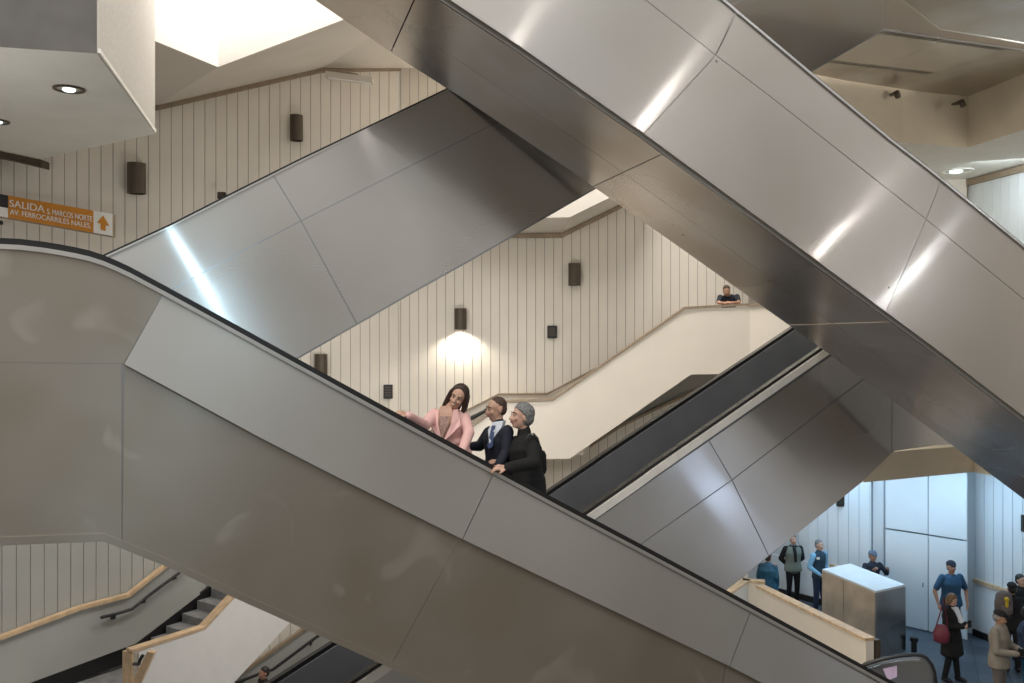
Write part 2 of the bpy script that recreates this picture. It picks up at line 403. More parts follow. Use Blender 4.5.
esc4, RS4 = escalator('escalator', 'steel escalator flank rising behind the big diagonal, from the exit sign to the top right', P4, TOP4, BOT4, 1.5, E4pan, 'e4', trim_h=.02, cut=.03, deck='e4', steps=False, gap=.0065)
bm = bmesh.new()
zq = 4.50
pts = [UZ(884, 31, 4.55), UZ(1024, 51.5, 4.55), UZ(1180, 78, 4.55), UZ(1180, 60, 4.55) + Vector((0, 4, 0)), UZ(1060, 84, 4.55), UZ(965, 98.5, 4.55), UZ(845, 80.5, 4.55), UZ(813, 73.5, 4.55)]
prism(bm, [UZ(884, 31.5, 4.55) + Vector((0, .03, 0)), UZ(1180, 74, 4.55) , UZ(1180, 100, 4.55), UZ(1024, 88, 4.55), UZ(965, 98.5, 4.55), UZ(845, 80.5, 4.55), UZ(800, 71, 4.55)], (0, 0, .06))
link('landing_soffit', bm, 'steel_under', esc4)

# --- the big diagonal escalator in front, descending to the right
P3 = Pl(8.4, .00031)
M['e3'] = steel('big_pale_steel', (.76, .72, .68), .34, (.62, .57, .50), .3, .04, across(P3, -.6))
M['e3_under'] = steel('big_soffit_steel', (.78, .74, .70), .27, (.60, .48, .37), .5, .008, P3.n)
TOP3 = [(330, -330), (600, -107), (727.5, 0), (816, 74.5), (890, 136), (929, 166), (1024, 243.3), (1160, 354)]
EDG3 = [(200, -172), (330, -78), (440, 0), (512, 47.5), (636, 134), (768, 230.5), (925, 346.5), (1024, 422.4), (1160, 528)]
FAR3 = [(297, 0), (436, 92), (512, 144), (592.6, 196), (681, 257), (820, 352), (953, 442.7)]
SEAM3 = [(330, -235), (643, 0), (714.4, 56), (768, 96.5), (888, 191), (924.4, 219.5), (1008, 288), (1160, 412)]
def t3(x, o=4): return (x, interp(TOP3, x) + o)
def e3(x, o=-1): return (x, interp(EDG3, x) + o)
def m3(x): return (x, interp(SEAM3, x))
E3pan = [
 ([m3(330), m3(643), m3(714.4), (735, 12), t3(727.5), t3(600), t3(330)], 'e3', .05),
 ([m3(714.4), m3(768), m3(888), m3(924.4), (941, 181), t3(929), t3(890), t3(816), (737, 13)], 'e3', .05),
 ([m3(924.4), m3(1008), m3(1160), t3(1160), t3(1024), (941, 181)], 'e3', .05),
 ([e3(330), e3(440), e3(512), e3(636), e3(640), m3(714.4), m3(643), m3(330)], 'e3', .05),
 ([e3(640), e3(768), e3(880), m3(924.4), m3(888), m3(768), m3(714.4)], 'e3', .05),
 ([e3(880), e3(925), e3(1024), e3(1160), m3(1160), m3(1008), m3(924.4)], 'e3', .05),
]
W3 = 1.9
esc3, RS3 = escalator('escalator', 'big pale steel escalator crossing in front from top left to lower right, seen from below', P3, TOP3, EDG3, W3, E3pan, 'e3', trim_h=.03, cut=.04, deck='chrome', steps=False, under='dark', inner='e3_bounce')
# underside skin panels with open seams (in the sloping underside)
BS3 = [P3.sz(*p) for p in EDG3]
def under(s, n): return P3.W(s, n, interp(BS3, s) - .012)
sx_ = [P3.sz(x, interp(EDG3, x))[0] for x in (200, 420, 662, 890, 1160)]
for a, b in zip(sx_, sx_[1:]):
    for n0, n1 in ((.0, W3 * .52), (W3 * .52, W3)):
        bm = bmesh.new(); ks = [a + .006] + [k[0] for k in BS3 if a + .05 < k[0] < b - .05] + [b - .006]
        for u, v in zip(ks, ks[1:]):
            P = [under(u, n0 + .003), under(v, n0 + .003), under(v, n1 - .003), under(u, n1 - .003)]
            hexa(bm, P, [p + Vector((0, 0, .012)) for p in P])
        bmesh.ops.remove_doubles(bm, verts=bm.verts, dist=1e-4)
        link('soffit_panel', bm, 'e3_under', esc3)

# --- end of another escalator at very top right
z5 = 3.9
r5 = thing('escalator', 'corner of a steel-clad escalator landing poking in at the top right corner', 'escalator', tuple(UZ(1000, 10, z5)))
bm = bmesh.new()
pb = [UZ(895, -8, z5), UZ(940, 27, z5), UZ(1024, 42, z5), UZ(1130, 60, z5), UZ(1130, -20, z5), UZ(1000, -50, z5)]
prism(bm, pb, (0, 0, 1.2)); link('truss_casing', bm, 'dark', r5)
bm = bmesh.new(); prism(bm, [p - Vector((0, 0, .02)) for p in pb], (0, 0, .018)); link('soffit_panel', bm, 'steel_under', r5)
bm = bmesh.new()
for a, b in ((pb[0], pb[1]), (pb[1], pb[2]), (pb[2], pb[3])):
    bar(bm, [a + Vector((0, 0, .0)), b + Vector((0, 0, .0))], .03, .05, Vector((0, 1, 0)))
link('edge_trim', bm, 'chrome', r5)

# ================================================================ WALLS
def boards(name, A, B, z0, z1, pitch, mb='board', mg='groove', ztop=None, thick=.2, label=None, gap=.014, phase=0.0, nrm=None):
    """wall of vertical boards from A to B (ground points), grooves between them"""
    A = Vector((*A, 0)); B = Vector((*B, 0)); d = (B - A).normalized(); L = (B - A).length
    n = Vector((-d.y, d.x, 0)) if nrm is None else Vector((*nrm, 0))
    if n.y < 0 and nrm is None: n = -n                       # n points away from the camera
    bm = bmesh.new()
    P = [A, B, B + n * thick, A + n * thick]
    hexa(bm, [p + n * .012 + Vector((0, 0, z0)) for p in P], [p + n * .012 + Vector((0, 0, z1)) for p in P], 1)
    s = phase - pitch
    while s < L:
        a, b = max(0, s + gap / 2), min(L, s + pitch - gap / 2)
        if b > a + .01:
            zt = z1 if ztop is None else ztop
            P = [A + d * a, A + d * b, A + d * b + n * .014, A + d * a + n * .014]
            hexa(bm, [p + Vector((0, 0, z0)) for p in P], [p + Vector((0, 0, zt)) for p in P], 0)
        s += pitch
    return struct(link(name, bm, [mb, mg]), label)

PL = Pl(21.0, .00047)
pc = PL.P(398, 341)
pa = PL.P(-150, 341)
boards('wall_left', (pa.x, pa.y), (pc.x, pc.y), -8, 8.5, .214, label='cream vertical board wall behind the exit sign')
boards('wall_back', (pc.x, 20.0), (5.25, 20.0), -8.2, 8.5, .2, label='cream vertical board wall behind the stair parapet', phase=.05)
# lower left wall
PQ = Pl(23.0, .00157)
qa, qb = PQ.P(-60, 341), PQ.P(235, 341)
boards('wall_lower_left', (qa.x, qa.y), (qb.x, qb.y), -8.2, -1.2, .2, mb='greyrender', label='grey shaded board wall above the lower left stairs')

# lower left: dado with oak trim, handrail, stairs, near parapet
def PQo(px, py, o):                      # on a plane parallel to the lower left wall, o metres nearer
    pl = Pl(23.0 - o / math.cos(PQ.psi), .00157); return pl.P(px, py)
nq = PQ.n
TR = [(-40, 652), (0, 637.4), (79.6, 607.6), (128, 595), (164, 566.5), (200, 538)]
DB = [(-40, 712), (30, 683), (135.6, 643.7), (170, 617.5), (209, 587.5), (235, 567)]
def cut_y(poly, x): return interp(poly, x)
bm = bmesh.new(); xs = [-40, 0, 30, 79.6, 128, 135.6, 164, 200]
for a, b in zip(xs, xs[1:]):
    P = [PQo(a, cut_y(DB, a), .08), PQo(b, cut_y(DB, b), .08), PQo(b, cut_y(TR, b), .08), PQo(a, cut_y(TR, a), .08)]
    hexa(bm, P, [p + nq * .07 for p in P])
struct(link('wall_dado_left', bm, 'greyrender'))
bm = bmesh.new(); bar(bm, [PQo(x, y, .09) for x, y in TR], .1, .055, nq); struct(link('trim_1', bm, 'oak'))
bm = bmesh.new()                          # black skirting under the dado
for a, b in zip([-40, 30, 135.6, 170, 209], [30, 135.6, 170, 209, 235]):
    P = [PQo(a, cut_y(DB, a) + 16, .07), PQo(b, cut_y(DB, b) + 16, .07), PQo(b, cut_y(DB, b), .07), PQo(a, cut_y(DB, a), .07)]
    hexa(bm, P, [p + nq * .06 for p in P])
struct(link('baseboard_left', bm, 'black'))
hr = thing('handrail', 'black metal wall handrail beside the lower left stairs', 'handrail', tuple(PQo(140, 608, .16)))
bm = bmesh.new(); tube(bm, [PQo(x, y, .16) for x, y in ((101, 617.5), (112, 615), (132, 609), (150, 594.5), (177, 574.5), (205, 553))], .024); link('rail', bm, 'black', hr, smooth=True)
for x, y in ((115, 614.5), (145, 598.5), (176, 575)):
    bm = bmesh.new(); a = PQo(x, y, .16); tube(bm, [a, a - Vector((0, 0, .06)), a - Vector((0, 0, .06)) + nq * .09], .012, 8); ball(bm, a - Vector((0, 0, .06)) + nq * .08, .035); link('bracket', bm, 'black', hr)

# near parapet of those stairs
PN = Pl(17.0, .00157)
CAPN = [(132, 650.5), (205, 627), (232.5, 597.5), (262, 565)]
st = thing('stair_parapet', 'white stair parapet with an oak cap at the lower left, under the front escalator', 'parapet', tuple(PN.P(190, 700)))
bm = bmesh.new()
P = [PN.P(x, y) for x, y in ((134, 653), (205, 630), (234, 599), (262, 568), (345, 564), (290, 622.6), (233.5, 683), (190, 730), (134, 740))]
prism(bm, P, PN.n * .16); link('parapet_wall', bm, 'white', st)
bm = bmesh.new(); bar(bm, [PN.P(x, y + 1) + PN.n * .06 for x, y in CAPN], .13, .035, PN.n); link('cap_rail', bm, 'oak', st)
bm = bmesh.new()
P = [PN.P(x, y) for x, y in ((132, 654), (139, 652), (139, 690), (132, 690))]
prism(bm, P, PN.n * .2); link('newel_post', bm, 'oak', st)
bm = bmesh.new()
P = [U(x, y, 10.2) for x, y in ((147, 652), (154, 653), (139, 686), (128, 690))]
prism(bm, P, (0, .08, .0)); link('lower_cap_rail', bm, 'oak', st)
bm = bmesh.new()
tube(bm, [U(143, 655, 10.25), U(140, 660, 10.25), U(139, 664, 10.3), U(134, 664, 10.4)], .02); link('handrail_end', bm, 'black', st, smooth=True)

# stair flight between them
flight = thing('stair_flight', 'dark stone steps climbing between grey dado and white parapet, lower left', 'stairs', tuple(PQo(150, 690, 1.5)))
noses = [(120, 656), (135, 646), (151, 637.5), (166, 626), (182, 613.5), (197, 600.5), (211, 588), (225, 575)]
for i in range(1, len(noses) - 1):
    x, y = noses[i]; a = PQo(x, y, .1); bm = bmesh.new()
    x2, y2 = noses[i + 1]; c = PQo(x2, y2, .1)
    zt = a.z; d = PQ.d; run = (c - a).dot(d)
    P = [a + Vector((0, 0, -.24)), a + d * (run + .04) + Vector((0, 0, -.24)), a + d * (run + .04), a]
    hexa(bm, P, [p - PQ.n * 1.7 for p in P]); link('step', bm, 'stone', flight)
bm = bmesh.new()
zl = PQo(120, 656, .1).z - .22
a = PQo(-60, 700, .02); b = PQo(150, 650, .02)
P = [Vector((a.x, a.y, zl)), Vector((b.x, b.y, zl)), Vector((b.x, b.y, zl)) - PQ.n * 4, Vector((a.x, a.y, zl)) - PQ.n * 4]
prism(bm, P, (0, 0, -.2)); struct(link('floor_lower_left', bm, 'stone'))

# ---- behind the middle escalator at lower left: wall trim, handrail
PB = Pl(20.88, .00047)
bm = bmesh.new()
for a, b in (((225, 684), (253, 664.5)), ((253, 664.5), (304, 629)), ((304, 629), (395, 564))):
    P = [PB.P(a[0], a[1]), PB.P(b[0], b[1]), PB.P(b[0], b[1] + 70), PB.P(a[0], a[1] + 70)]
    hexa(bm, P, [p + PB.n * .06 for p in P])
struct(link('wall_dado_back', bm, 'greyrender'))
bm = bmesh.new(); bar(bm, [PB.P(x, y) for x, y in ((225, 684), (253, 664.5), (304, 629), (395, 564))], .1, .07, PB.n); struct(link('trim_2', bm, 'brownrail'))
hr2 = thing('handrail', 'black stair handrail behind the middle escalator, lower left', 'handrail', tuple(PB.P(280, 662)))
bm = bmesh.new(); tube(bm, [PB.P(x, y) - PB.n * .15 for x, y in ((225, 683), (236, 680), (259.5, 671), (272, 667), (311, 638), (390, 580))], .032); link('rail', bm, 'black', hr2, smooth=True)
for x, y in ((240, 678.5), (309, 639.5)):
    bm = bmesh.new(); a = PB.P(x, y) - PB.n * .15; tube(bm, [a, a - Vector((0, 0, .08)), a + Vector((0, .2, -.08))], .015, 8); link('bracket', bm, 'black', hr2)
# stairs he climbs
sf = thing('stair_flight', 'stair flight behind the middle escalator where a man climbs', 'stairs', tuple(U(262, 760, 17.6)))
for i in range(8):
    bm = bmesh.new(); x0 = -6.3 + i * .3; z0 = -8.55 + i * .19
    box(bm, x0, x0 + .31, 17.0, 18.2, z0 - .3, z0); link('step', bm, 'stone', sf)

# ================================================================ middle stair (white parapet) and landing
mp = thing('stair_parapet', 'long cream stair parapet with brown top rail in front of the back wall', 'parapet', tuple(U(650, 400, 18)))
YP = 18.0
bm = bmesh.new()
face = [(440, 450), (507.3, 403), (553, 401), (684.5, 309.5), (750, 306.5), (750, 374), (722, 374), (691, 374.5), (569.3, 459), (544, 459), (440, 520)]
prism(bm, [U(x, y, YP) for x, y in face], (0, .14, 0)); link('parapet_wall', bm, 'cream', mp)
bm = bmesh.new()
prism(bm, [U(750, 306.5, YP), U(840, 306, YP - 1.4), U(840, 430, YP - 1.4), U(750, 402, YP)], (0.03, .14, 0)); link('parapet_return', bm, 'cream', mp)
bm = bmesh.new(); bar(bm, [U(x, y, YP + .07) for x, y in ((440, 448), (469.3, 428), (507.3, 401), (552.7, 399.3), (684.4, 308), (750, 304.5))], .2, .045, (0, 1, 0)); link('top_rail', bm, 'brownrail', mp)
bm = bmesh.new(); bar(bm, [U(750, 304.5, YP), U(840, 304, YP - 1.4)], .1, .045, (.5, 1, 0)); link('top_rail', bm, 'brownrail', mp)
# slab/steps behind the parapet
ms = thing('stair_flight', 'stair flight and landing hidden behind the long cream parapet', 'stairs', tuple(U(650, 420, 19)))
zl = U(720, 372, YP).z
bm = bmesh.new(); box(bm, U(691, 0, YP).x, 5.2, YP + .14, 19.98, zl, zl + .18); link('landing', bm, 'cream', ms)
for i in range(9):
    bm = bmesh.new(); x1 = U(691, 0, YP).x - i * .28; z = zl + .48 - (i + 1) * .193
    box(bm, x1 - .28, x1, YP + .14, 19.8, z - .22, z); link('step', bm, 'stone', ms)
zl2 = U(550, 457, YP).z
bm = bmesh.new(); box(bm, U(505, 0, YP).x, U(569, 0, YP).x + .3, YP + .14, 19.98, zl2 + .02, zl2 + .2); link('landing', bm, 'cream', ms)
# wall rail + dado on back wall following the stair
bm = bmesh.new()
WR = [(420, 437), (467.8, 410), (498.6, 394.5), (547, 394), (598, 367.6), (680, 311)]
for (a, ya), (b, yb) in zip(WR, WR[1:]):
    P = [U(a, ya, 19.9), U(b, yb, 19.9), U(b, yb + 46, 19.9), U(a, ya + 46, 19.9)]
    hexa(bm, P, [p + Vector((0, .07, 0)) for p in P])
struct(link('wall_dado_stair', bm, 'cream'))
bm = bmesh.new(); bar(bm, [U(x, y, 19.87) for x, y in WR], .09, .045, (0, 1, 0)); struct(link('trim_3', bm, 'brownrail'))
h3 = thing('handrail', 'short dark handrail between the two brown rails, right of the woman in pink', 'handrail', tuple(U(485, 413, 19.7)))
bm = bmesh.new(); tube(bm, [U(445, 431, 19.7), U(470, 419, 19.7), U(493, 406.5, 19.7), U(500, 405, 19.7)], .045); link('rail', bm, 'black', h3, smooth=True)
for x, y in ((474, 417), (495, 406)):
    bm = bmesh.new(); a = U(x, y, 19.7); tube(bm, [a, a + Vector((0, .18, -.05))], .015, 8); link('bracket', bm, 'black', h3)
# grey wall panel painting the shaded soffit under the landing + its trim
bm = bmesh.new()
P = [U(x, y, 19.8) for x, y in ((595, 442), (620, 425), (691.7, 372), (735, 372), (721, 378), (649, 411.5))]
prism(bm, P, (0, .1, 0)); struct(link('shaded_soffit_panel', bm, 'greyrender'))
bm = bmesh.new(); bar(bm, [U(x, y, 19.76) for x, y in ((590, 446), (620, 426.5), (649, 412), (721, 378.5), (735, 372))], .1, .06, (0, 1, 0)); struct(link('trim_4', bm, 'brownrail'))

# sloped soffit above the middle wall
bm = bmesh.new()
pts = [(440, 235), (562, 233.4), (613, 208.5), (660, 185), (660, 120), (600, 150), (560, 175), (440, 175)]
prism(bm, [U(x, y, 20.02) for x, y in pts], (0, -2.6, 0)); struct(link('ceiling_stair', bm, 'soffit'), 'cream stair soffit between the crossing escalators')
bm = bmesh.new(); bar(bm, [U(x, y, 19.9) for x, y in ((440, 236), (562, 235.5), (613, 210.5), (660, 187))], .12, .09, (0, 1, 0)); struct(link('trim_5', bm, 'brownrail'))

# ---- upper left: sloping soffit with white fascia
A1 = UZ(158, 44, 4.7); A0 = UZ(90, 14, 4.7); C1 = UZ(218, 67, 4.7)
W1 = PL.P(156, 108.5); W2 = PL.P(322, 68.6); W3_ = PL.P(400, 67); W0 = PL.P(60, 132)
W0.z = 4.7; W1.z = 4.7
nrm = (W1 - C1).cross(W2 - C1)
def onp(px, py):
    r = U(px, py, 1.0); k = C1.dot(nrm) / r.dot(nrm); return r * k
D1 = onp(332, 24); D2 = onp(470, -28)
bm = bmesh.new()
tp = 9.0
hexa(bm, [A0, C1, W1, W0], [Vector((p.x, p.y, tp)) for p in (A0, C1, W1, W0)])
hexa(bm, [C1, D1, W2, W1], [Vector((p.x, p.y, tp)) for p in (C1, D1, W2, W1)], 0)
W4 = Vector((-.5, 20.0, W3_.z))
hexa(bm, [D1, D2, W4, W3_, W2], [Vector((p.x, p.y, tp)) for p in (D1, D2, W4, W3_, W2)], 0)
bmesh.ops.recalc_face_normals(bm, faces=bm.faces)
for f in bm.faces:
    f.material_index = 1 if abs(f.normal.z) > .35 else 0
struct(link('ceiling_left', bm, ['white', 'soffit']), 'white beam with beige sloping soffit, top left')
bm = bmesh.new(); bar(bm, [p - PL.n * .06 + Vector((0, 0, -.04)) for p in (W0, W1, W2, W3_)] , .12, .1, PL.n)
struct(link('trim_6', bm, 'brownrail'))
# surface fluorescent fitting under it
fl = thing('ceiling_lamp', 'dusty white strip light fitting at the top of the left board wall', 'lamp', tuple(PL.P(350, 77)))
a, b = U(326, 75, 19.0), U(373, 81, 19.0)
bm = bmesh.new(); bar(bm, [a, b], .2, .12, (0, 1, 0)); link('housing', bm, 'soffit', fl)
bm = bmesh.new(); bar(bm, [a + Vector((0, 0, .09)), b + Vector((-.3, 0, .1))], .16, .06, (0, 1, 0)); link('mounting_plate', bm, 'brownrail', fl)
bm = bmesh.new(); tube(bm, [a + Vector((.05, -.06, -.07)), b + Vector((-.05, -.06, -.07))], .018); link('fluorescent_tube', bm, 'signwhite', fl)

# ---- upper left concrete block with downlights
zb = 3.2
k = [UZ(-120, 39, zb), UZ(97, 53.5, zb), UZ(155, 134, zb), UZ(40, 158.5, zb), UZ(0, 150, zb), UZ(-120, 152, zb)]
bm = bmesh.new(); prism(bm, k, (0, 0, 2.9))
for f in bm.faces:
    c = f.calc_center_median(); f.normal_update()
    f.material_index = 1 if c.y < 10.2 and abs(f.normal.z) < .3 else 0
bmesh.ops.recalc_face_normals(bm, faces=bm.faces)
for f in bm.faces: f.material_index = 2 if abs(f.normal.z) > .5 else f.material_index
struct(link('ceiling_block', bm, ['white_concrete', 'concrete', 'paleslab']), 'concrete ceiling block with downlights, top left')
bm = bmesh.new(); bar(bm, [k[1] + Vector((.01, .02, .04)), k[2] + Vector((.01, -.02, .04))], .03, .05, (1, .2, 0)); struct(link('trim_7', bm, 'white'))
def downlight(px, py, z, r, label, em='lamp_on', grp=None, matr='lampbrown'):
    c = UZ(px, py, z); t = thing('downlight', label, 'lamp', tuple(c), grp)
    bm = bmesh.new(); n = 28; R = []
    for rr, dz in ((r, 0), (r, -.02), (r * .84, -.025), (r * .80, .0)):
        R.append([bm.verts.new(c + Vector((math.cos(i * 2 * math.pi / n) * rr, math.sin(i * 2 * math.pi / n) * rr, dz))) for i in range(n)])
    for a, b in zip(R, R[1:]):
        for i in range(n): bm.faces.new((a[i], a[(i + 1) % n], b[(i + 1) % n], b[i]))
    link('trim_ring', bm, matr, t)
    bm = bmesh.new(); bm.faces.new([bm.verts.new(c + Vector((math.cos(i * 2 * math.pi / n) * r * .8, math.sin(i * 2 * math.pi / n) * r * .8, -.004))) for i in range(n)])
    link('reflector', bm, 'trim', t)
    bm = bmesh.new(); ball(bm, c + Vector((-.01, .02, -.012)), r * .42, (1, 1, .35)); link('bulb', bm, em, t)
    return t
downlight(69, 88.5, zb, .19, 'round recessed downlight in the grey soffit, whole in view')
downlight(-3, 121, zb, .17, 'round recessed downlight cut by the left edge of the photo')
bm = bmesh.new()                      # dark strip painted for the shaded recess above the lower wall
prism(bm, [U(-30, 143, 16.6), U(0, 151, 16.6), U(41, 159.5, 16.6), U(41, 167, 16.6), U(0, 157.5, 16.6), U(-30, 152, 16.6)], (0, .3, 0)); struct(link('recess_shade_strip', bm, 'lampbrown'))

# ---- upper right: slab with beige fascia, soffit, board wall, light
zs = 3.6
fa = [UZ(780, 128, zs), UZ(903, 142.5, zs), UZ(968, 147.5, zs), UZ(1024, 129.5, zs), UZ(1100, 100, zs)]
bm = bmesh.new()
back = [Vector((13.5, fa[-1].y, zs)), Vector((13.5, 23, zs)), Vector((fa[0].x, 23, zs))]
prism(bm, fa + back, (0, 0, 1.05))
bmesh.ops.recalc_face_normals(bm, faces=bm.faces)
for f in bm.faces: f.material_index = 1 if f.normal.z < -.5 else 0
struct(link('ceiling_upper_right', bm, ['beige', 'paleslab']), 'beige edged ceiling slab with a cream soffit, top right')
downlight(957, 170.5, zs, .32, 'bright ceiling light at the upper right, above the board wall', matr='signwhite')
boards('wall_upper_right', (UZ(968, 180, zs).x, UZ(968, 180, zs).y), (UZ(1080, 150, zs).x, UZ(1080, 150, zs).y), -1.9, zs - .12, .26, mb='board_white', mg='groove_blue', label='white board wall at the upper right edge', nrm=(.97, .24))
bm = bmesh.new(); a = UZ(968, 180, zs); b = UZ(1080, 150, zs); bar(bm, [a + Vector((-.05, 0, -.08)), b + Vector((-.05, 0, -.08))], .12, .12, (1, .2, 0)); struct(link('trim_9', bm, 'brownrail'))
bm = bmesh.new(); a = UZ(968, 180, zs)                      # column left of it
box(bm, a.x - .95, a.x - .08, a.y - .1, a.y + .5, -1.9, zs); struct(link('wall_column', bm, 'cream'))
bm = bmesh.new(); box(bm, 4.6, a.x - .8, 21.6, 21.8, -1.9, zs + 2.5); struct(link('wall_upper_back', bm, 'cream'))
for px, py, lb in ((897, 93, 'small grey bracket lamp high on the beige fascia'), (962, 102, 'small dark camera-like lamp in the corner of the beige fascia')):
    c = U(px, py, 15.9); t = thing('bracket_lamp', lb, 'lamp', tuple(c))
    bm = bmesh.new(); tube(bm, [c + Vector((0, .35, .05)), c, c + Vector((.0, -.04, -.08))], [.02, .05, .05]); link('lamp_body', bm, 'lampbrown', t, smooth=True)

bm = bmesh.new(); box(bm, 13.5, 13.7, 6.0, 25, -6.5, 9); struct(link('dark_reflection_wall', bm, 'soffit'))  # unseen, added to darken what the landing steel reflects

# ---- lower right hall: slab fascia, walls, floor
zf = -2.45; 
fb = [UZ(700, 505, zf), UZ(864, 482.5, zf), UZ(973.5, 472, zf), UZ(1024, 482, zf), UZ(1120, 500, zf)]
bm = bmesh.new()
back = [Vector((13.5, fb[-1].y, zf)), Vector((13.5, 24, zf)), Vector((5.6, 24, zf)), Vector((5.6, 20.3, zf))]
prism(bm, fb[1:] + back, (0, 0, .5)); struct(link('ceiling_hall', bm, 'beige'), 'beige edge of the floor slab over the lower hall')
bm = bmesh.new(); prism(bm, [U(880, 440, 15.2), U(940, 440, 16.0), U(940, 470, 16.0), U(880, 478, 15.2)], (0, .1, 0)); bm.free()
v = thing('vent_grille', 'dark louvred grille hanging at the right edge under the big escalator', 'vent', tuple(U(1018, 465, 15.2)))
bm = bmesh.new(); prism(bm, [U(x, y, 15.2) for x, y in ((1009, 450), (1040, 451), (1040, 482), (1013, 478))], (0, .12, 0)); link('frame', bm, 'lampbrown', v)
for i in range(3):
    bm = bmesh.new(); y = 455 + i * 8; prism(bm, [U(x, yy, 15.17) for x, yy in ((1012, y), (1040, y + 1), (1040, y + 5), (1013, y + 4))], (0, .03, 0)); link('louvre', bm, 'brownrail', v)
zfl = -6.3
def G(px, py): return UZ(px, py, zfl)
bm = bmesh.new(); box(bm, -9, 14, 13.2, 25, zfl - .25, zfl)
bm.free()
bm = bmesh.new(); prism(bm, [Vector((4.75, 13.5, zfl)), Vector((13, 13.5, zfl)), Vector((13, 24, zfl)), Vector((4.75, 24, zfl))], (0, 0, -.25)); struct(link('floor', bm, 'floor'), 'dark slate tiled floor of the lower hall')
g0 = G(755, 587); g1 = G(871, 617); g2 = G(888, 620.5); g3 = G(962, 637.5); g4 = G(975, 635); g5 = Vector((g4.x + .9, g4.y - 3.2, zfl))
dd = (g1 - g0).normalized(); g00 = g0 - dd * 2.5
boards('wall_hall_back', (g00.x, g00.y), (g1.x, g1.y), zfl, zf, .27, mb='board_white', mg='groove_blue', label='pale board wall behind the two standing men')
boards('wall_right', (g4.x, g4.y), (g5.x, g5.y), zfl, zf, .25, mb='board_white', mg='groove_blue', label='pale board wall at the lower right edge', nrm=(.97, .24), gap=.02)
# pale dado under the boards at the left
def wallstrip(name, A, B, z0, z1, th, m, off=.03):
    A = Vector((A.x, A.y, 0)); B = Vector((B.x, B.y, 0)); d = (B - A).normalized(); n = Vector((-d.y, d.x, 0))
    if n.dot(A) > 0: n = -n
    bm = bmesh.new(); P = [A + n * off, B + n * off, B + n * (off + th), A + n * (off + th)]
    hexa(bm, [p + Vector((0, 0, z0)) for p in P], [p + Vector((0, 0, z1)) for p in P]); return struct(link(name, bm, m))
wallstrip('wall_hall_dado', g00, g1, zfl, zfl + .95, .03, 'board_white', .0)
wallstrip('trim_10', g0.lerp(g1, .68), g1, zfl + .95, zfl + 1.02, .07, 'oak', .0)
wallstrip('baseboard_hall', g00, g1, zfl, zfl + .14, .05, 'black', .02)
wallstrip('wall_right_dado', g4, g5, zfl, zfl + 1.15, .03, 'board_white', .0)
wallstrip('trim_11', g4, g5, zfl + 1.15, zfl + 1.22, .07, 'oak', .0)
wallstrip('baseboard_right', g4, g5, zfl, zfl + .14, .05, 'black', .02)
wallstrip('wall_door_surround', g1, g4, zfl, zf, .02, 'board_white', -.1)
# pair of tall flush doors with overpanels
for i, (p, q) in enumerate((((888, 931)), ((931, 970)))):
    def Wd(px):                                       # point on line g2-g3 at pixel column px
        r = U(px, 341, 1.0); A = g2; d = g3 - g2
        kk = (A.x - A.y * r.x) / (d.y * r.x - d.x); return A + d * kk
    a, b = Wd(p + .5), Wd(q - .5); d = (b - a).normalized(); n = Vector((d.y, -d.x, 0)); 
    if n.y > 0: n = -n
    t = bpy.data.objects.new('door_%d' % (i + 1), None); S.collection.objects.link(t); t.location = a; t['_b'] = tuple(a); t['kind'] = 'structure'
    bm = bmesh.new(); P = [a, b, b + n * .05, a + n * .05]; hexa(bm, [x + n * .1 + Vector((0, 0, .02)) for x in P], [x + n * .1 + Vector((0, 0, 2.08)) for x in P]); link('door_leaf', bm, 'board_white', t)
    bm = bmesh.new(); hexa(bm, [x + n * .1 + Vector((0, 0, 2.12)) for x in P], [x + n * .1 + Vector((0, 0, 3.83)) for x in P]); link('overpanel', bm, 'board_white', t)
    if i == 0:
        bm = bmesh.new(); c = b - d * .09 + n * .17 + Vector((0, 0, 1.0)); tube(bm, [c - Vector((0, 0, .05)), c + Vector((0, 0, .05))], .012, 8); link('door_handle', bm, 'chrome', t)
bm = bmesh.new(); P = [g2 + Vector((-.05, .05, 0)), g3 + Vector((.05, .05, 0)), g3 + Vector((.05, .12, 0)), g2 + Vector((-.05, .12, 0))]
hexa(bm, P, [p + Vector((0, 0, 3.85)) for p in P]); struct(link('trim_12', bm, 'groove_blue'))
# small dark wall boxes
def wallbox(px, py, w, h, Y, label, nm='wall_box'):
    c = U(px, py, Y); t = thing(nm, label, 'box', tuple(c)); s = Y / F
    bm = bmesh.new(); box(bm, c.x - w / 2 * s, c.x + w / 2 * s, c.y - .09, c.y, c.z - h / 2 * s, c.z + h / 2 * s)
    bmesh.ops.bevel(bm, geom=bm.edges[:], offset=.01, segments=1, affect='EDGES'); link('case', bm, 'black', t)
    bm = bmesh.new()
    for i in range(4):
        z = c.z + (i - 1.5) * h * s * .18; box(bm, c.x - w * .33 * s, c.x + w * .33 * s, c.y - .10, c.y - .088, z, z + .02)
    link('louvres', bm, 'lampbrown', t); return t
wallbox(552, 332, 9.5, 12.5, 19.98, 'small black box on the board wall below and left of the right wall lamp')
wallbox(388.5, 391.5, 9, 14, 19.85, 'small black box on the board wall left of the woman in pink')
wallbox(841, 500, 10, 12, 21.2, 'small black box under the middle escalator, on the hall wall')
wallbox(1024, 523, 7, 17, 17.6, 'small black box on the pale wall at the right edge')
wallbox(222.5, 196, 8, 7, 18.2, 'tiny dark box peeping above the upper left escalator')
wallbox(1, 223, 5, 4, 16.4, 'tiny dark box below the left end of the exit sign')

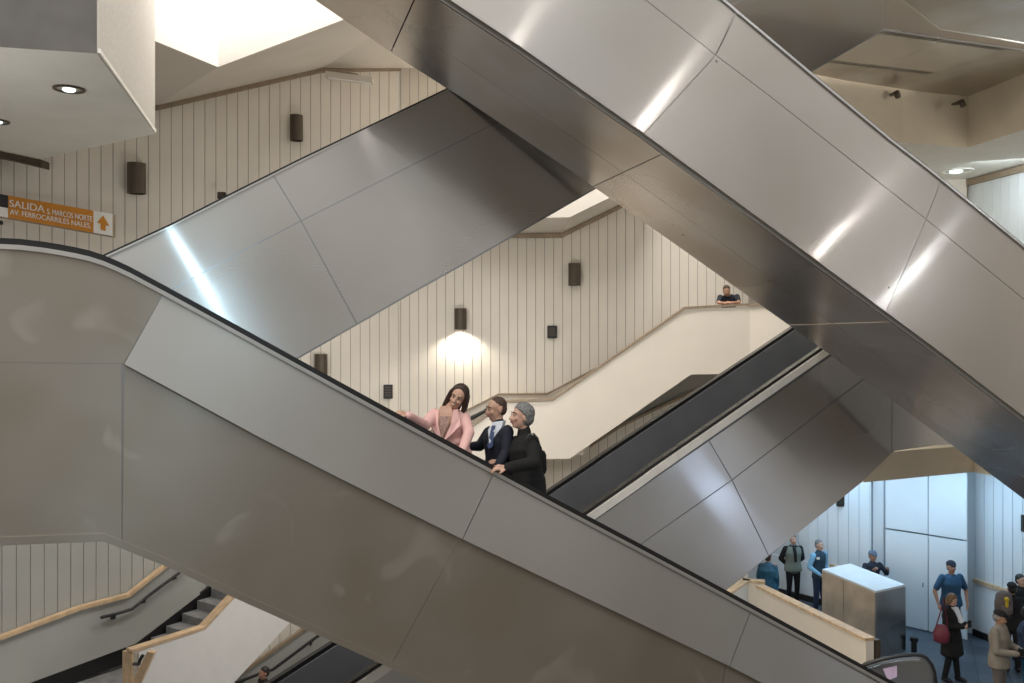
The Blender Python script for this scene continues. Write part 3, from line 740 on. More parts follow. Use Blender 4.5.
# cylindrical wall lamps
def wall_lamp(px, py, w, h, Y, label, on=False):
    s = Y / F; c = U(px, py, Y - .16); r = w / 2 * s * .98; hh = h / 2 * s
    t = thing('wall_lamp', label, 'lamp', tuple(c), 'cylindrical wall lamps')
    bm = bmesh.new(); n = 20
    prof = [(r * .9, hh), (r, hh), (r, -hh), (r * .86, -hh), (r * .86, -hh * .6), (.01, -hh * .6)]
    R = [[bm.verts.new(c + Vector((math.cos(i * 2 * math.pi / n) * a, math.sin(i * 2 * math.pi / n) * a, z))) for i in range(n)] for a, z in prof]
    for a, b in zip(R, R[1:]):
        for i in range(n): bm.faces.new((a[i], a[(i + 1) % n], b[(i + 1) % n], b[i]))
    bm.faces.new(R[0]); link('shade', bm, 'lampbrown', t, smooth=False)
    bm = bmesh.new(); box(bm, c.x - .05, c.x + .05, c.y + r * .8, Y, c.z - .06, c.z + .06); link('bracket', bm, 'lampbrown', t)
    bm = bmesh.new(); ball(bm, c - Vector((0, 0, hh * .55)), r * .6); link('bulb', bm, 'lamp_warm' if on else 'signwhite', t)
    if on:
        l = bpy.data.lights.new('lamp', 'SPOT'); l.energy = 120; l.color = (1, .93, .80); l.spot_size = 2.5; l.spot_blend = .6; l.shadow_soft_size = .06
        o = bpy.data.objects.new('lamp_light', l); S.collection.objects.link(o); o.location = c - Vector((0, 0, hh * 1.05)); o.rotation_euler = (-.05, 0, 0)
wall_lamp(296.5, 128, 13, 25, PL.Y(296.5), 'bronze cylinder wall lamp below the strip light, on the left board wall')
wall_lamp(136.5, 178.5, 18, 30, PL.Y(136.5), 'bronze cylinder wall lamp right of the orange exit sign')
wall_lamp(574.5, 274.5, 12.5, 22, 20, 'bronze cylinder wall lamp right of centre, between the crossing escalators')
wall_lamp(460.5, 319, 12.5, 21, 20, 'lit bronze cylinder wall lamp casting a pool of light on the wall', True)
wall_lamp(321, 364.5, 13, 21, PL.Y(321), 'bronze cylinder wall lamp half hidden by the front escalator handrail')

# ---- exit sign
YS = 15.8
sg = thing('exit_sign', 'orange hanging exit sign with white lettering and an up arrow, far left', 'sign', tuple(U(55, 215, YS)))
def sy(x, k): return (194 if k else 217) + x * (.178 if k else .175)
def sp(x, v, dy=0.0): return U(x, sy(x, 1) * v + sy(x, 0) * (1 - v), YS + dy)
def spanel(nm, xa, xb, va, vb, m, d0, d1):
    bm = bmesh.new(); P = [sp(xa, va, d0), sp(xb, va, d0), sp(xb, vb, d0), sp(xa, vb, d0)]
    prism(bm, P, (0, d1 - d0, 0)); return link(nm, bm, m, sg)
spanel('backing_box', -60, 112, -.03, 1.0, 'brownrail', .02, .16)
spanel('orange_panel', 8, 93.5, .03, 1.0, 'orange', 0, .02)
spanel('arrow_panel', 93.5, 112, .03, 1.0, 'signwhite', 0, .02)
spanel('white_panel', -60, 8, .03, .45, 'signwhite', 0, .02)
spanel('black_panel', -60, 8, .45, 1.0, 'black', -.005, .02)
bm = bmesh.new()
prism(bm, [sp(x, v, -.012) for x, v in ((103, .86), (109.2, .44), (105.4, .46), (105.4, .2), (100.6, .22), (100.6, .48), (97, .52))], (0, .01, 0)); link('arrow', bm, 'orange', sg)
def sign_text(txt, xa, xb, va, vb, m, nm):
    cu = bpy.data.curves.new('t', 'FONT'); cu.body = txt; cu.size = 1; cu.extrude = 0
    o = bpy.data.objects.new('t', cu); S.collection.objects.link(o)
    dg = bpy.context.evaluated_depsgraph_get(); me = bpy.data.meshes.new_from_object(o.evaluated_get(dg))
    bpy.data.objects.remove(o)
    bm = bmesh.new(); bm.from_mesh(me); bpy.data.meshes.remove(me)
    x0 = min(v.co.x for v in bm.verts); x1 = max(v.co.x for v in bm.verts); y0 = min(v.co.y for v in bm.verts); y1 = max(v.co.y for v in bm.verts)
    for v in bm.verts:
        x = xa + (v.co.x - x0) / (x1 - x0) * (xb - xa); k = va + (v.co.y - y0) / (y1 - y0) * (vb - va)
        v.co = sp(x, k, -.012)
    r = bmesh.ops.extrude_face_region(bm, geom=bm.faces[:])
    for v in [g for g in r['geom'] if isinstance(g, bmesh.types.BMVert)]: v.co.y += .01
    link(nm, bm, m, sg)
sign_text('SALIDA', 9.5, 44.5, .53, .84, 'signwhite', 'lettering')
sign_text('S. MARCOS NORTE', 47, 92, .50, .74, 'signwhite', 'lettering')
sign_text('AV. FERROCARRILES NALES.', 10, 91, .20, .43, 'signwhite', 'lettering')

# ---- lower right furniture
tz = -4.94
A, Fp, Rp, B = UZ(822.4, 569, tz), UZ(875.7, 591, tz), UZ(905, 584.4, tz), UZ(846.5, 565, tz)
B = A + (Rp - Fp)
cb = thing('cabinet', 'tall tan stone-clad cabinet with a pale top and steel end, in the lower hall', 'cabinet', (Fp.x, Fp.y, zfl))
ctr = (A + Fp + Rp + B) / 4
def sh(p, k, z): q = ctr + (p - ctr) * k; return Vector((q.x, q.y, z))
bm = bmesh.new(); hexa(bm, [sh(p, .97, zfl) for p in (A, Fp, Rp, B)], [sh(p, .97, tz - .04) for p in (A, Fp, Rp, B)]); link('body', bm, 'tan', cb)
bm = bmesh.new(); hexa(bm, [sh(p, 1.0, tz - .04) for p in (A, Fp, Rp, B)], [sh(p, 1.0, tz) for p in (A, Fp, Rp, B)]); link('top', bm, 'pale_top', cb)
for u0, u1 in ((.0, .43), (.43, 1.0)):
    a = A.lerp(Fp, u0 + .006); b = A.lerp(Fp, u1 - .006); n = Vector((-(Fp - A).y, (Fp - A).x, 0)).normalized()
    if n.x > 0: n = -n
    bm = bmesh.new(); P = [Vector((p.x, p.y, z)) for p, z in ((a, zfl + .01), (b, zfl + .01), (b, tz - .045), (a, tz - .045))]
    hexa(bm, P, [p + n * .015 for p in P]); link('front_panel', bm, 'tan', cb)
bm = bmesh.new(); n = Vector(((Rp - Fp).y, -(Rp - Fp).x, 0)).normalized()
P = [Vector((p.x, p.y, z)) for p, z in ((Fp, zfl + .01), (Rp, zfl + .01), (Rp, tz - .045), (Fp, tz - .045))]
hexa(bm, P, [p + n * .015 for p in P]); link('end_panel', bm, 'steel', cb)

zc = -5.2
p2 = thing('parapet', 'long cream parapet with an oak cap running down beside the tan cabinet', 'parapet', (*UZ(862, 640, zc).xy, zfl))
a, b = UZ(756, 585, zc), UZ(866, 638.5, zc); d = (b - a).normalized(); n = Vector((-d.y, d.x, 0)); n = n if n.x > 0 else -n
bm = bmesh.new(); P = [a, b, b + n * .16, a + n * .16]; hexa(bm, [Vector((p.x, p.y, zfl)) for p in P], [p - Vector((0, 0, .05)) for p in P]); link('parapet_wall', bm, 'cream', p2)
bm = bmesh.new(); bar(bm, [a + n * .08 - Vector((0, 0, .02)), b + n * .08 - Vector((0, 0, .02))], .2, .05, n); link('cap_rail', bm, 'oak', p2)
bm = bmesh.new(); e = b + n * .2; P = [e, e + n * .1, e + n * .1 - d * .5, e - d * .5]; hexa(bm, [Vector((p.x, p.y, zfl)) for p in P], [p - Vector((0, 0, .05)) for p in P]); link('end_post', bm, 'lampbrown', p2)
p3 = thing('parapet', 'short cream parapet return at the far end, beside the person in a teal coat', 'parapet', (*UZ(744, 580, zc).xy, zfl))
a3, b3, c3 = UZ(705, 604, zc), UZ(743, 578.5, zc), UZ(765, 580, zc)
for i, (x, y) in enumerate(((a3, b3), (b3, c3))):
    d3 = (y - x).normalized(); n3 = Vector((-d3.y, d3.x, 0)); n3 = n3 if n3.y < 0 else -n3
    bm = bmesh.new(); P = [x, y, y + n3 * .14, x + n3 * .14]; hexa(bm, [Vector((p.x, p.y, zfl)) for p in P], [p - Vector((0, 0, .05)) for p in P]); link('parapet_wall', bm, 'cream', p3)
    bm = bmesh.new(); bar(bm, [x + n3 * .07 - Vector((0, 0, .02)), y + n3 * .07 - Vector((0, 0, .02))], .19, .05, n3); link('cap_rail', bm, 'oak', p3)

# escalator end at floor level
nw = thing('escalator', 'rounded steel lower end of an escalator on the hall floor, bottom right', 'escalator', tuple(UZ(935, 740, zfl)))
PW = Pl(15.15 / (1), .0)
Yw = 15.3
crv = [(820, 690), (845, 676), (866, 664), (882, 659), (899, 656), (912, 654.8), (920, 655), (926, 657.5), (931, 663.5), (934, 671), (936, 684), (936, 700), (930, 710)]
def wn(x, y, dy=0): return U(x, y, Yw - (x - 820) * .003 + dy)
bm = bmesh.new(); tube(bm, [wn(*p) for p in crv], .045, 10, squash=.7); link('handrail', bm, 'black', nw, smooth=True)
bm = bmesh.new(); pp = [(x, y + 2.2) for x, y in crv[:7]] + [(x - 2, y + 1) for x, y in crv[7:11]] + [(926, 708), (820, 708)]
prism(bm, [wn(*p, .03) for p in pp], (0, .05, 0)); link('balustrade_panel', bm, 'steel_blue', nw)
bm = bmesh.new(); bar(bm, [wn(x, y + 5.5, .0) for x, y in crv[:7]], .04, .03, (0, 1, 0)); link('inner_trim', bm, 'chrome', nw)
bm = bmesh.new(); prism(bm, [wn(x, y, .015) for x, y in ((883, 669), (897, 666), (897, 677), (888, 680))], (0, .012, 0)); link('safety_notice', bm, plain('lilac_notice', (.62, .5, .72), .5), nw)
bm = bmesh.new(); P = [wn(820, 703), wn(945, 703), wn(945, 703, -.9), wn(820, 703, -.9)]
prism(bm, [Vector((p.x, p.y, zfl)) for p in P], (0, 0, .05)); link('comb_plate', bm, 'steel_blue', nw)

bp_ = thing('bollard', 'small black post standing on the floor right of the tan cabinet', 'post', tuple(G(914, 652)))
bm = bmesh.new(); c = G(914, 652); tube(bm, [c, c + Vector((0, 0, .24))], .055, 14); link('post', bm, 'black', bp_)
bm = bmesh.new(); tube(bm, [c + Vector((0, 0, .22)), c + Vector((0, 0, .3))], [.08, .075], 14); link('cap', bm, 'black', bp_)
# ================================================================ PEOPLE
def skinm(name, col): return plain(name, col, .5, var=.05, scale=20)
M['skin'] = skinm('skin_light_brown', (.56, .34, .245)); M['skin_tan'] = skinm('skin_tan', (.42, .235, .155)); M['skin_pale'] = skinm('skin_pale', (.60, .37, .28))
M['hair_brown'] = plain('hair_dark_brown', (.035, .018, .012), .45, var=.3, scale=60)
M['hair_black'] = plain('hair_black', (.015, .013, .012), .5, var=.3, scale=60)
M['hair_short'] = plain('hair_cropped_brown', (.07, .045, .032), .7, var=.3, scale=60)
M['hair_grey'] = plain('hair_grey', (.20, .20, .20), .7, var=.5, scale=45)
M['hair_fair'] = plain('hair_light_brown', (.19, .115, .06), .6, var=.35, scale=50)
M['eye'] = plain('eye_dark', (.02, .015, .012), .2); M['eyewhite'] = plain('eye_white', (.7, .68, .65), .3)
M['lip'] = plain('lips', (.36, .10, .09), .5); M['teeth'] = plain('teeth', (.85, .83, .78), .3)
M['pink'] = plain('pink_coat_cloth', (.80, .49, .46), .75, var=.05, scale=8, bump=.2)
M['navy'] = plain('navy_suit_cloth', (.014, .018, .032), .8, var=.2, scale=30)
M['blackcloth'] = plain('black_cloth', (.010, .010, .011), .9, var=.25, scale=20)
M['shirt'] = plain('white_shirt', (.72, .76, .84), .7)
M['tie'] = plain('blue_tie', (.06, .10, .22), .6)
M['teal'] = plain('teal_padded_cloth', (.012, .085, .15), .6, var=.25, scale=7, bump=.4)
M['olivegrey'] = plain('grey_green_cloth', (.17, .19, .16), .8, var=.1)
M['lightblue'] = plain('light_blue_cloth', (.22, .45, .66), .8, var=.1)
M['darkteal'] = plain('dark_teal_vest', (.02, .05, .075), .8, var=.15)
M['bluecloth'] = plain('blue_cotton', (.025, .085, .17), .8, var=.12)
M['khaki'] = plain('khaki_cloth', (.22, .195, .16), .8, var=.1, bump=.2)
M['denim'] = plain('dark_denim', (.02, .035, .075), .8, var=.2)
M['maroon'] = plain('maroon_leather', (.17, .03, .05), .5, var=.15)
M['greycap'] = plain('grey_blue_cap', (.12, .16, .22), .8)
M['greybrown'] = plain('grey_brown_canvas', (.13, .11, .105), .85, var=.1)
M['yellow'] = plain('yellow_plush', (.55, .38, .03), .8)
M['strap'] = plain('grey_strap', (.05, .058, .065), .6)
M['purplehat'] = plain('plum_knit', (.09, .025, .06), .85, var=.2)

def limb(bm, pts, rs, seg=12, sq=1.0, side=None):
    """tapered limb with rounded ends through joints pts with radii rs"""
    pts = [Vector(p) for p in pts]; P = []; Rr = []
    for i in range(1, len(pts) - 1):
        if (pts[i] - pts[i - 1]).angle(pts[i + 1] - pts[i], 0) > .55:      # sharp bend: two overlapping lengths
            limb(bm, pts[:i + 1], rs[:i + 1], seg, sq, side); limb(bm, pts[i:], rs[i:], seg, sq, side); return
    t0 = (pts[1] - pts[0]).normalized(); t1 = (pts[-1] - pts[-2]).normalized()
    for k in (1.0, .7): P.append(pts[0] - t0 * rs[0] * k); Rr.append(rs[0] * max(.12, math.sqrt(max(0, 1 - k * k))))
    for i in range(len(pts)):
        P.append(pts[i]); Rr.append(rs[i])
        if i < len(pts) - 1:
            for f in (.33, .66): P.append(pts[i].lerp(pts[i + 1], f)); Rr.append(rs[i] + (rs[i + 1] - rs[i]) * f)
    for k in (.7, 1.0): P.append(pts[-1] + t1 * rs[-1] * k); Rr.append(rs[-1] * max(.12, math.sqrt(max(0, 1 - k * k))))
    tube(bm, P, Rr, seg, squash=sq, side=side)
def trunk(bm, rings, seg=20):
    """rings: (centre, half width, half depth, right vector)"""
    R = []
    rings = list(rings); c0, a0, b0, r0 = rings[0]; c1, a1, b1_, r1_ = rings[-1]
    up0 = (rings[1][0] - c0).normalized(); up1 = (c1 - rings[-2][0]).normalized()
    rings = [(c0 - up0 * b0 * .5, a0 * .5, b0 * .5, r0)] + rings + [(c1 + up1 * b1_ * .45, a1 * .5, b1_ * .5, r1_)]
    for i, (c, a, b, rt) in enumerate(rings):
        t = (rings[min(i + 1, len(rings) - 1)][0] - rings[max(i - 1, 0)][0]).normalized()
        rt = (rt - t * rt.dot(t)).normalized(); fw = t.cross(rt).normalized()
        R.append([bm.verts.new(c + rt * math.cos(k * 2 * math.pi / seg) * a + fw * math.sin(k * 2 * math.pi / seg) * b) for k in range(seg)])
    for i in range(len(R) - 1):
        for k in range(seg): bm.faces.new((R[i][k], R[i][(k + 1) % seg], R[i + 1][(k + 1) % seg], R[i + 1][k]))
    bm.faces.new(R[0]); bm.faces.new(R[-1][::-1])
def bake(name, bm, m, root, vox=.012, sm=3):
    """join overlapping closed shapes into one continuous surface"""
    o = link(name, bm, m, root)
    md = o.modifiers.new('r', 'REMESH'); md.mode = 'VOXEL'; md.voxel_size = vox
    if sm: s = o.modifiers.new('s', 'SMOOTH'); s.iterations = sm; s.factor = .5
    bpy.context.view_layer.update()
    dg = bpy.context.evaluated_depsgraph_get(); me = bpy.data.meshes.new_from_object(o.evaluated_get(dg))
    o.modifiers.clear(); old = o.data; o.data = me; me.name = name; bpy.data.meshes.remove(old)
    for p in me.polygons: p.use_smooth = True
    return o

def person(label, loc, rz=0, H=1.75, joints=None, head=(0, 0, 0), skin='skin', hair='short', hair_m='hair_black', top='blackcloth', sleeves=None,
           legs='blackcloth', shoe='black', hem=.86, short=False, bulk=1.0, vox=.014, detail=False, female=False, cap=None, lapel=None, vest=False, group=None, collar=True):
    """loc: feet centre; rz: turn (0 faces the camera); joints: overrides, world coordinates"""
    loc = Vector(loc); root = thing('person', label, 'person', tuple(loc), group)
    k = H / 1.75; Rz = Matrix.Rotation(rz, 3, 'Z'); J = {}
    sw = .185 if not female else .165
    base = dict(pelvis=(0, 0, .96), waist=(0, .0, 1.10), chest=(0, 0, 1.30), neck=(0, 0, 1.47), head=(0, -.015, 1.615))
    for s, n in ((-1, 'R'), (1, 'L')):
        base['sh' + n] = (s * sw, 0, 1.42); base['el' + n] = (s * (sw + .05), .03, 1.13); base['wr' + n] = (s * (sw + .04), -.05, .89)
        base['hip' + n] = (s * .09, 0, .93); base['kn' + n] = (s * .10, -.015, .50); base['an' + n] = (s * .105, .02, .08)
    for n, v in base.items(): J[n] = loc + Rz @ (Vector(v) * k)
    fing = {'R': None, 'L': None}
    for n, v in (joints or {}).items():
        if n.startswith('hand'): fing[n[4]] = v
        else: J[n] = Vector(v) if n[0] != '_' else v
    for n, v in (joints or {}).items(): pass
    if joints and any(q in joints for q in ('_local',)):
        for n, v in joints['_local'].items(): J[n] = loc + Rz @ (Vector(v) * k)
    right = (J['shL'] - J['shR']).normalized(); hr_ = (J['hipL'] - J['hipR']).normalized()
    b = bulk
    def torso(bm, g, z0=None, chestg=1.0):
        rings = [(J['pelvis'] - Vector((0, 0, .03 * k)), .155 * k * b + g, .105 * k * b + g, hr_),
                 (J['pelvis'] + (J['waist'] - J['pelvis']) * .5, .150 * k * b + g, .105 * k * b + g, hr_),
                 (J['waist'], (.125 if female else .14) * k * b + g, .098 * k * b + g, right),
                 (J['waist'].lerp(J['chest'], .5), .145 * k * b + g, .108 * k * b + g, right),
                 (J['chest'], .165 * k * b + g, (.125 if female else .118) * k * b + g, right),
                 (J['chest'].lerp((J['shL'] + J['shR']) / 2, .6), .168 * k + g, .105 * k + g, right),
                 ((J['shL'] + J['shR']) / 2 + Vector((0, 0, .015 * k)), .13 * k + g, .075 * k + g, right)]
        trunk(bm, rings)
        for n in 'LR': ball(bm, J['sh' + n] - Vector((0, 0, .022)), .050 * k + g * .7)
    # ---- head frame
    yaw, pit, rol = head
    Hm = Rz @ Matrix.Rotation(yaw, 3, 'Z') @ Matrix.Rotation(pit, 3, 'X') @ Matrix.Rotation(rol, 3, 'Y')
    hc = J['head']; hk = k * (1.0 if not female else .96)
    def h(x, y, z): return hc + Hm @ (Vector((x, y, z)) * hk)      # face looks towards -y
    bm = bmesh.new()
    torso(bm, -.006)
    limb(bm, [(J['shL'] + J['shR']) / 2 + Vector((0, 0, -.02)), J['neck'].lerp(hc, .2), h(0, .015, -.05)], [.062 * k, .052 * k, .050 * k])
    ball(bm, h(0, .012, .032), .1 * hk, (.78, .96, .86), Hm)
    ball(bm, h(0, -.012, -.03), .1 * hk, (.62, .74, .86), Hm)
    ball(bm, h(0, -.045, -.085), .035 * hk, (1.05, .9, .75), Hm, 10, 8)
    limb(bm, [h(0, -.088, .018), h(0, -.102, -.012), h(0, -.107, -.027)], [.009 * hk, .012 * hk, .015 * hk], 8)
    for s in (-1, 1):
        ball(bm, h(s * .016, -.095, -.030), .010 * hk, (1, 1, 1), None, 8, 6)
        ball(bm, h(s * .079, .012, -.005), .03 * hk, (.35, .7, 1.1), Hm, 8, 6)
        ball(bm, h(s * .032, -.078, .032), .018 * hk, (1.2, .6, .5), Hm, 8, 6)
        ball(bm, h(s * .040, -.070, -.022), .024 * hk, (1, .7, .9), Hm, 8, 6)
    for s in (-1, 1): ball(bm, h(s * .0, -.088, -.055 - .006 * s), .015 * hk, (1.6, .6, .5), Hm, 8, 6)
    for n in 'LR':
        sgn = 1 if n == 'L' else -1
        limb(bm, [J['sh' + n], J['el' + n], J['wr' + n]], [.048 * k * b, .038 * k * b, .026 * k])
        # hand
        fd = (J['wr' + n] - J['el' + n]).normalized()
        if fing[n]: fd, pn = Vector(fing[n][0]).normalized(), Vector(fing[n][1]).normalized()
        else: pn = (Rz @ Vector((-sgn, 0, 0)))
        pn = (pn - fd * pn.dot(fd)).normalized(); ac = fd.cross(pn).normalized()      # across the palm
        th = ac if ac.dot(Rz @ Vector((0, -1, 0))) > 0 else -ac                       # thumb side
        if fing[n] and len(fing[n]) > 2: th = ac if ac.dot(Vector(fing[n][2])) > 0 else -ac
        w = J['wr' + n]; kk = k * (.92 if female else 1)
        limb(bm, [w - fd * .01, w + fd * .035 * kk, w + fd * .08 * kk], [.024 * kk, .034 * kk, .038 * kk], 10, .55, side=th)
        for q, (off, ln) in enumerate(((.029, .072), (.010, .080), (-.009, .074), (-.027, .058))):
            a = w + fd * .085 * kk + th * off * kk
            p1 = a + (fd * .9 + pn * .35).normalized() * ln * .5 * kk; p2 = p1 + (fd * .45 + pn * .9).normalized() * ln * .32 * kk; p3 = p2 + (fd * -.1 + pn).normalized() * ln * .22 * kk
            limb(bm, [a - fd * .02, a, p1, p2, p3], [.0095 * kk] * 2 + [.009 * kk, .0085 * kk, .0075 * kk], 8)
        a = w + fd * .02 * kk + th * .024 * kk; p1 = a + (fd * .7 + th * .7 + pn * .3).normalized() * .042 * kk; p2 = p1 + (fd * .85 + th * .1 + pn * .5).normalized() * .03 * kk
        limb(bm, [a, p1, p2], [.013 * kk, .011 * kk, .009 * kk], 8)
        limb(bm, [J['hip' + n], J['kn' + n], J['kn' + n].lerp(J['an' + n], .35), J['an' + n]], [.078 * k * b, .050 * k, .050 * k, .036 * k])
        f0 = J['an' + n] + Rz @ Vector((0, .02, -.035)) * k; limb(bm, [f0, f0 + Rz @ Vector((sgn * .015, -.16, -.012)) * k], [.036 * k, .030 * k])
    bake('body', bm, skin, root, vox)
    # ---- face
    for s in (-1, 1):
        bm = bmesh.new(); ball(bm, h(s * .031, -.0815, .012), .011 * hk, (1.2, .6, .55), Hm, 10, 8); ey = link('eye', bm, 'eyewhite', root, smooth=True)
        bm = bmesh.new(); ball(bm, h(s * .031, -.088, .012), .0078 * hk, (1.1, .6, .95), Hm, 8, 6); link('iris', bm, 'eye', ey, smooth=True)
        bm = bmesh.new(); limb(bm, [h(s * .014, -.093, .032), h(s * .032, -.092, .038), h(s * .050, -.080, .033)], [.004 * hk] * 3, 6); link('eyebrow', bm, hair_m if hair_m != 'hair_grey' else 'hair_short', root)
    bm = bmesh.new()
    limb(bm, [h(-.024, -.083, -.052), h(0, -.098, -.058), h(.024, -.083, -.052)], [.005 * hk, .0075 * hk, .005 * hk], 8); mo = link('mouth', bm, 'lip', root, smooth=True)
    if detail == 'smile':
        bm = bmesh.new(); limb(bm, [h(-.018, -.092, -.053), h(0, -.104, -.057), h(.018, -.092, -.053)], [.003, .0045, .003], 8); link('teeth', bm, 'teeth', mo, smooth=True)
    # ---- hair
    bm = bmesh.new()
    if hair != 'none':
        t = dict(short=.004, crop=-.003, curly=.022, long=.018, bun=.014)[hair]
        ball(bm, h(0, .022, .045), .1 * hk, (.80 + t * 9, .94 + t * 8, .84 + t * 10), Hm, 18, 12)
        if hair == 'crop': ball(bm, h(0, .042, .0), .1 * hk, (.765, .70, .70), Hm, 16, 10)
        else: ball(bm, h(0, .045, -.005), .1 * hk, (.76 + t * 6, .72 + t * 8, .80), Hm, 16, 10)
        # trim what would cover the face
        fr = -.060 if hair != 'long' else -.040
        inv = Hm.inverted()
        for v in bm.verts:
            c = inv @ (v.co - hc) / hk
            lim = fr if c.z > .055 else (-.02 if c.z > .02 else .012)
            if c.y < lim: c.y = lim + (c.y - lim) * .12
            v.co = hc + Hm @ (c * hk)
        if hair == 'curly':
            rnd = random.Random(3)
            for _ in range(70):
                a = rnd.uniform(0, 2 * math.pi); z = rnd.uniform(-.05, 1); rr = math.sqrt(max(0, 1 - z * z))
                y = rr * math.sin(a)
                if y < -.35 and z < .75: continue
                ball(bm, h(rr * math.cos(a) * .086, .02 + y * .098, .03 + z * .092), .017 * hk, u=8, v=6)
        if hair in ('long', 'bun'):
            L_ = .26 if hair == 'long' else .05
            for s in (-1, 1):
                for o_ in (0, .03, .06):
                    limb(bm, [h(s * (.05), -.02 + o_, .09), h(s * .083, -.012 + o_, .03), h(s * .094, .0 + o_, -.06), h(s * .105, .01 + o_, -.06 - L_ * .5) , h(s * .10, .02 + o_, -.06 - L_)], [.025 * hk, .026 * hk, .026 * hk, .024 * hk, .012 * hk], 8)
            limb(bm, [h(0, .08, .03), h(0, .10, -.08), h(0, .095, -.08 - L_ * .9)], [.07 * hk, .062 * hk, .03 * hk], 12, .6)
        bake('hair', bm, hair_m, root, max(.008, vox * .75), 1 if hair == 'curly' else 2)
    else: bm.free()
    if cap:
        bm = bmesh.new(); ball(bm, h(0, .015, .065), .1 * hk, (.90, 1.08, .78), Hm, 18, 12)
        inv = Hm.inverted()
        for v in bm.verts:
            c = inv @ (v.co - hc) / hk
            if c.z < .05: c.z = .05
            v.co = hc + Hm @ (c * hk)
        cp = link('cap', bm, cap, root, smooth=True)
        bm = bmesh.new(); limb(bm, [h(-.045, -.095, .055), h(0, -.135, .048), h(.045, -.095, .055)], [.02 * hk, .032 * hk, .02 * hk], 10, .25, side=Hm @ Vector((0, 1, 0))); link('cap_peak', bm, cap, cp, smooth=True)
    # ---- clothes
    g = .016 + (.012 if bulk > 1.05 else 0)
    bm = bmesh.new(); torso(bm, g)
    if hem < .93:                                                   # coat skirt
        d = J['pelvis'] - Vector((0, 0, .03 * k)); bot = Vector((d.x, d.y, loc.z + hem * k)) if hem > .2 else d
        kneec = (J['knL'] + J['knR']) / 2; f = (J['pelvis'].z - bot.z) / max(.01, (J['pelvis'].z - kneec.z)); c = J['pelvis'].lerp(kneec, min(1, f))
        trunk(bm, [(J['pelvis'] + Vector((0, 0, .05)), .155 * k * b + g, .11 * k * b + g, hr_), (J['pelvis'] - Vector((0, 0, .03)), .17 * k * b + g, .12 * k * b + g, hr_), (c, (.165 + .05 * min(1, f)) * k * b + g, (.115 + .035 * min(1, f)) * k * b + g, hr_)])
    if not sleeves:
        for n in 'LR':
            e = J['wr' + n] if not short else J['sh' + n].lerp(J['el' + n], .75)
            pts = [J['sh' + n] - Vector((0, 0, .012)), J['el' + n], e - (e - J['el' + n]).normalized() * .01] if not short else [J['sh' + n], e]
            limb(bm, pts, [.055 * k + g * .5, .048 * k * b + g * .4, .036 * k * b + g * .4][:len(pts)])
    if not short and collar: limb(bm, [J['neck'] - Vector((0, 0, .07 * k)), J['neck'].lerp(hc, .10)], [.078 * k, .064 * k], 14)
    bake('jacket' if not short else 'shirt', bm, top, root, vox)
    if sleeves:
        for n in 'LR':
            bm = bmesh.new(); e = J['wr' + n]
            limb(bm, [J['sh' + n] - Vector((0, 0, .02)), J['el' + n], e - (e - J['el' + n]).normalized() * .01], [.060 * k + g * .5, .05 * k * b + g * .4, .036 * k * b + g * .4]); bake('sleeve', bm, sleeves, root, vox)
    bm = bmesh.new()
    trunk(bm, [(J['pelvis'] - Vector((0, 0, .09 * k)), .158 * k * b + .008, .11 * k * b + .008, hr_), (J['pelvis'] + Vector((0, 0, .03 * k)), .155 * k * b + .008, .108 * k * b + .008, hr_), (J['pelvis'] + Vector((0, 0, .07 * k)), .145 * k * b + .006, .1 * k * b + .006, hr_)])
    for n in 'LR':
        limb(bm, [J['hip' + n], J['kn' + n], J['kn' + n].lerp(J['an' + n], .4), J['an' + n] + Vector((0, 0, .02))], [.092 * k * b, .066 * k, .062 * k, .055 * k])
    bake('trousers', bm, legs, root, vox)
    for n in 'LR':
        sgn = 1 if n == 'L' else -1
        bm = bmesh.new(); f0 = J['an' + n] + Rz @ Vector((0, .025, -.03)) * k
        limb(bm, [f0, f0 + Rz @ Vector((sgn * .01, -.10, 0)) * k, f0 + Rz @ Vector((sgn * .015, -.17, -.012)) * k], [.048 * k, .046 * k, .038 * k], 12)
        zf_ = J['an' + n].z - .08 * k
        for v in bm.verts: v.co.z = max(v.co.z, zf_)
        link('shoe', bm, shoe, root, smooth=True)
    root['_h'] = tuple(hc)
    return root, J, h
def strip(name, pts, w, m, root, side, th=.006):
    bm = bmesh.new(); bar(bm, pts, w, th, side); return link(name, bm, m, root)
def slab(name, poly, vec, m, root):
    bm = bmesh.new(); prism(bm, poly, vec); return link(name, bm, m, root)

# ---- riders on the front escalator
def feet(px, Y):
    p = U(px, 400, Y); z = step1(p); return Vector((p.x, p.y, z))
# woman in pink
f = feet(452, 8.35)
Y = 8.3
jj = dict(head=U(458.0, 397.5, Y), neck=U(447.5, 411.5, Y + .03), shR=U(434.5, 413, Y - .02), shL=U(463.5, 415.5, Y + .05),
          elR=U(424.5, 425.5, Y - .25), wrR=U(407.5, 415.6, 7.72), chest=U(450, 426, Y), waist=U(451.5, 441, Y), pelvis=U(454, 456, Y), hipR=U(446, 460, Y), hipL=U(462, 460, Y + .05),
          elL=U(469, 433, Y - .12), wrL=U(461.5, 452, Y - .32),
          handR=((-.9, -.25, .30), (0, .3, -1), (1, -.6, .2)))
jj['knR'] = f + Vector((-.09, -.03, .46)); jj['knL'] = f + Vector((.10, -.03, .46)); jj['anR'] = f + Vector((-.09, 0, .08)); jj['anL'] = f + Vector((.10, 0, .08))
pw, J, h = person('smiling woman in pink coat, long dark hair, hand on the front escalator rail', f, 0, 1.68, jj, head=(-.22, .12, .42), skin='skin', hair='long', hair_m='hair_brown', top='pink', legs='pink', hem=.5, vox=.009, detail='smile', female=True, collar=False)
c = J['chest']
nk = J['neck']
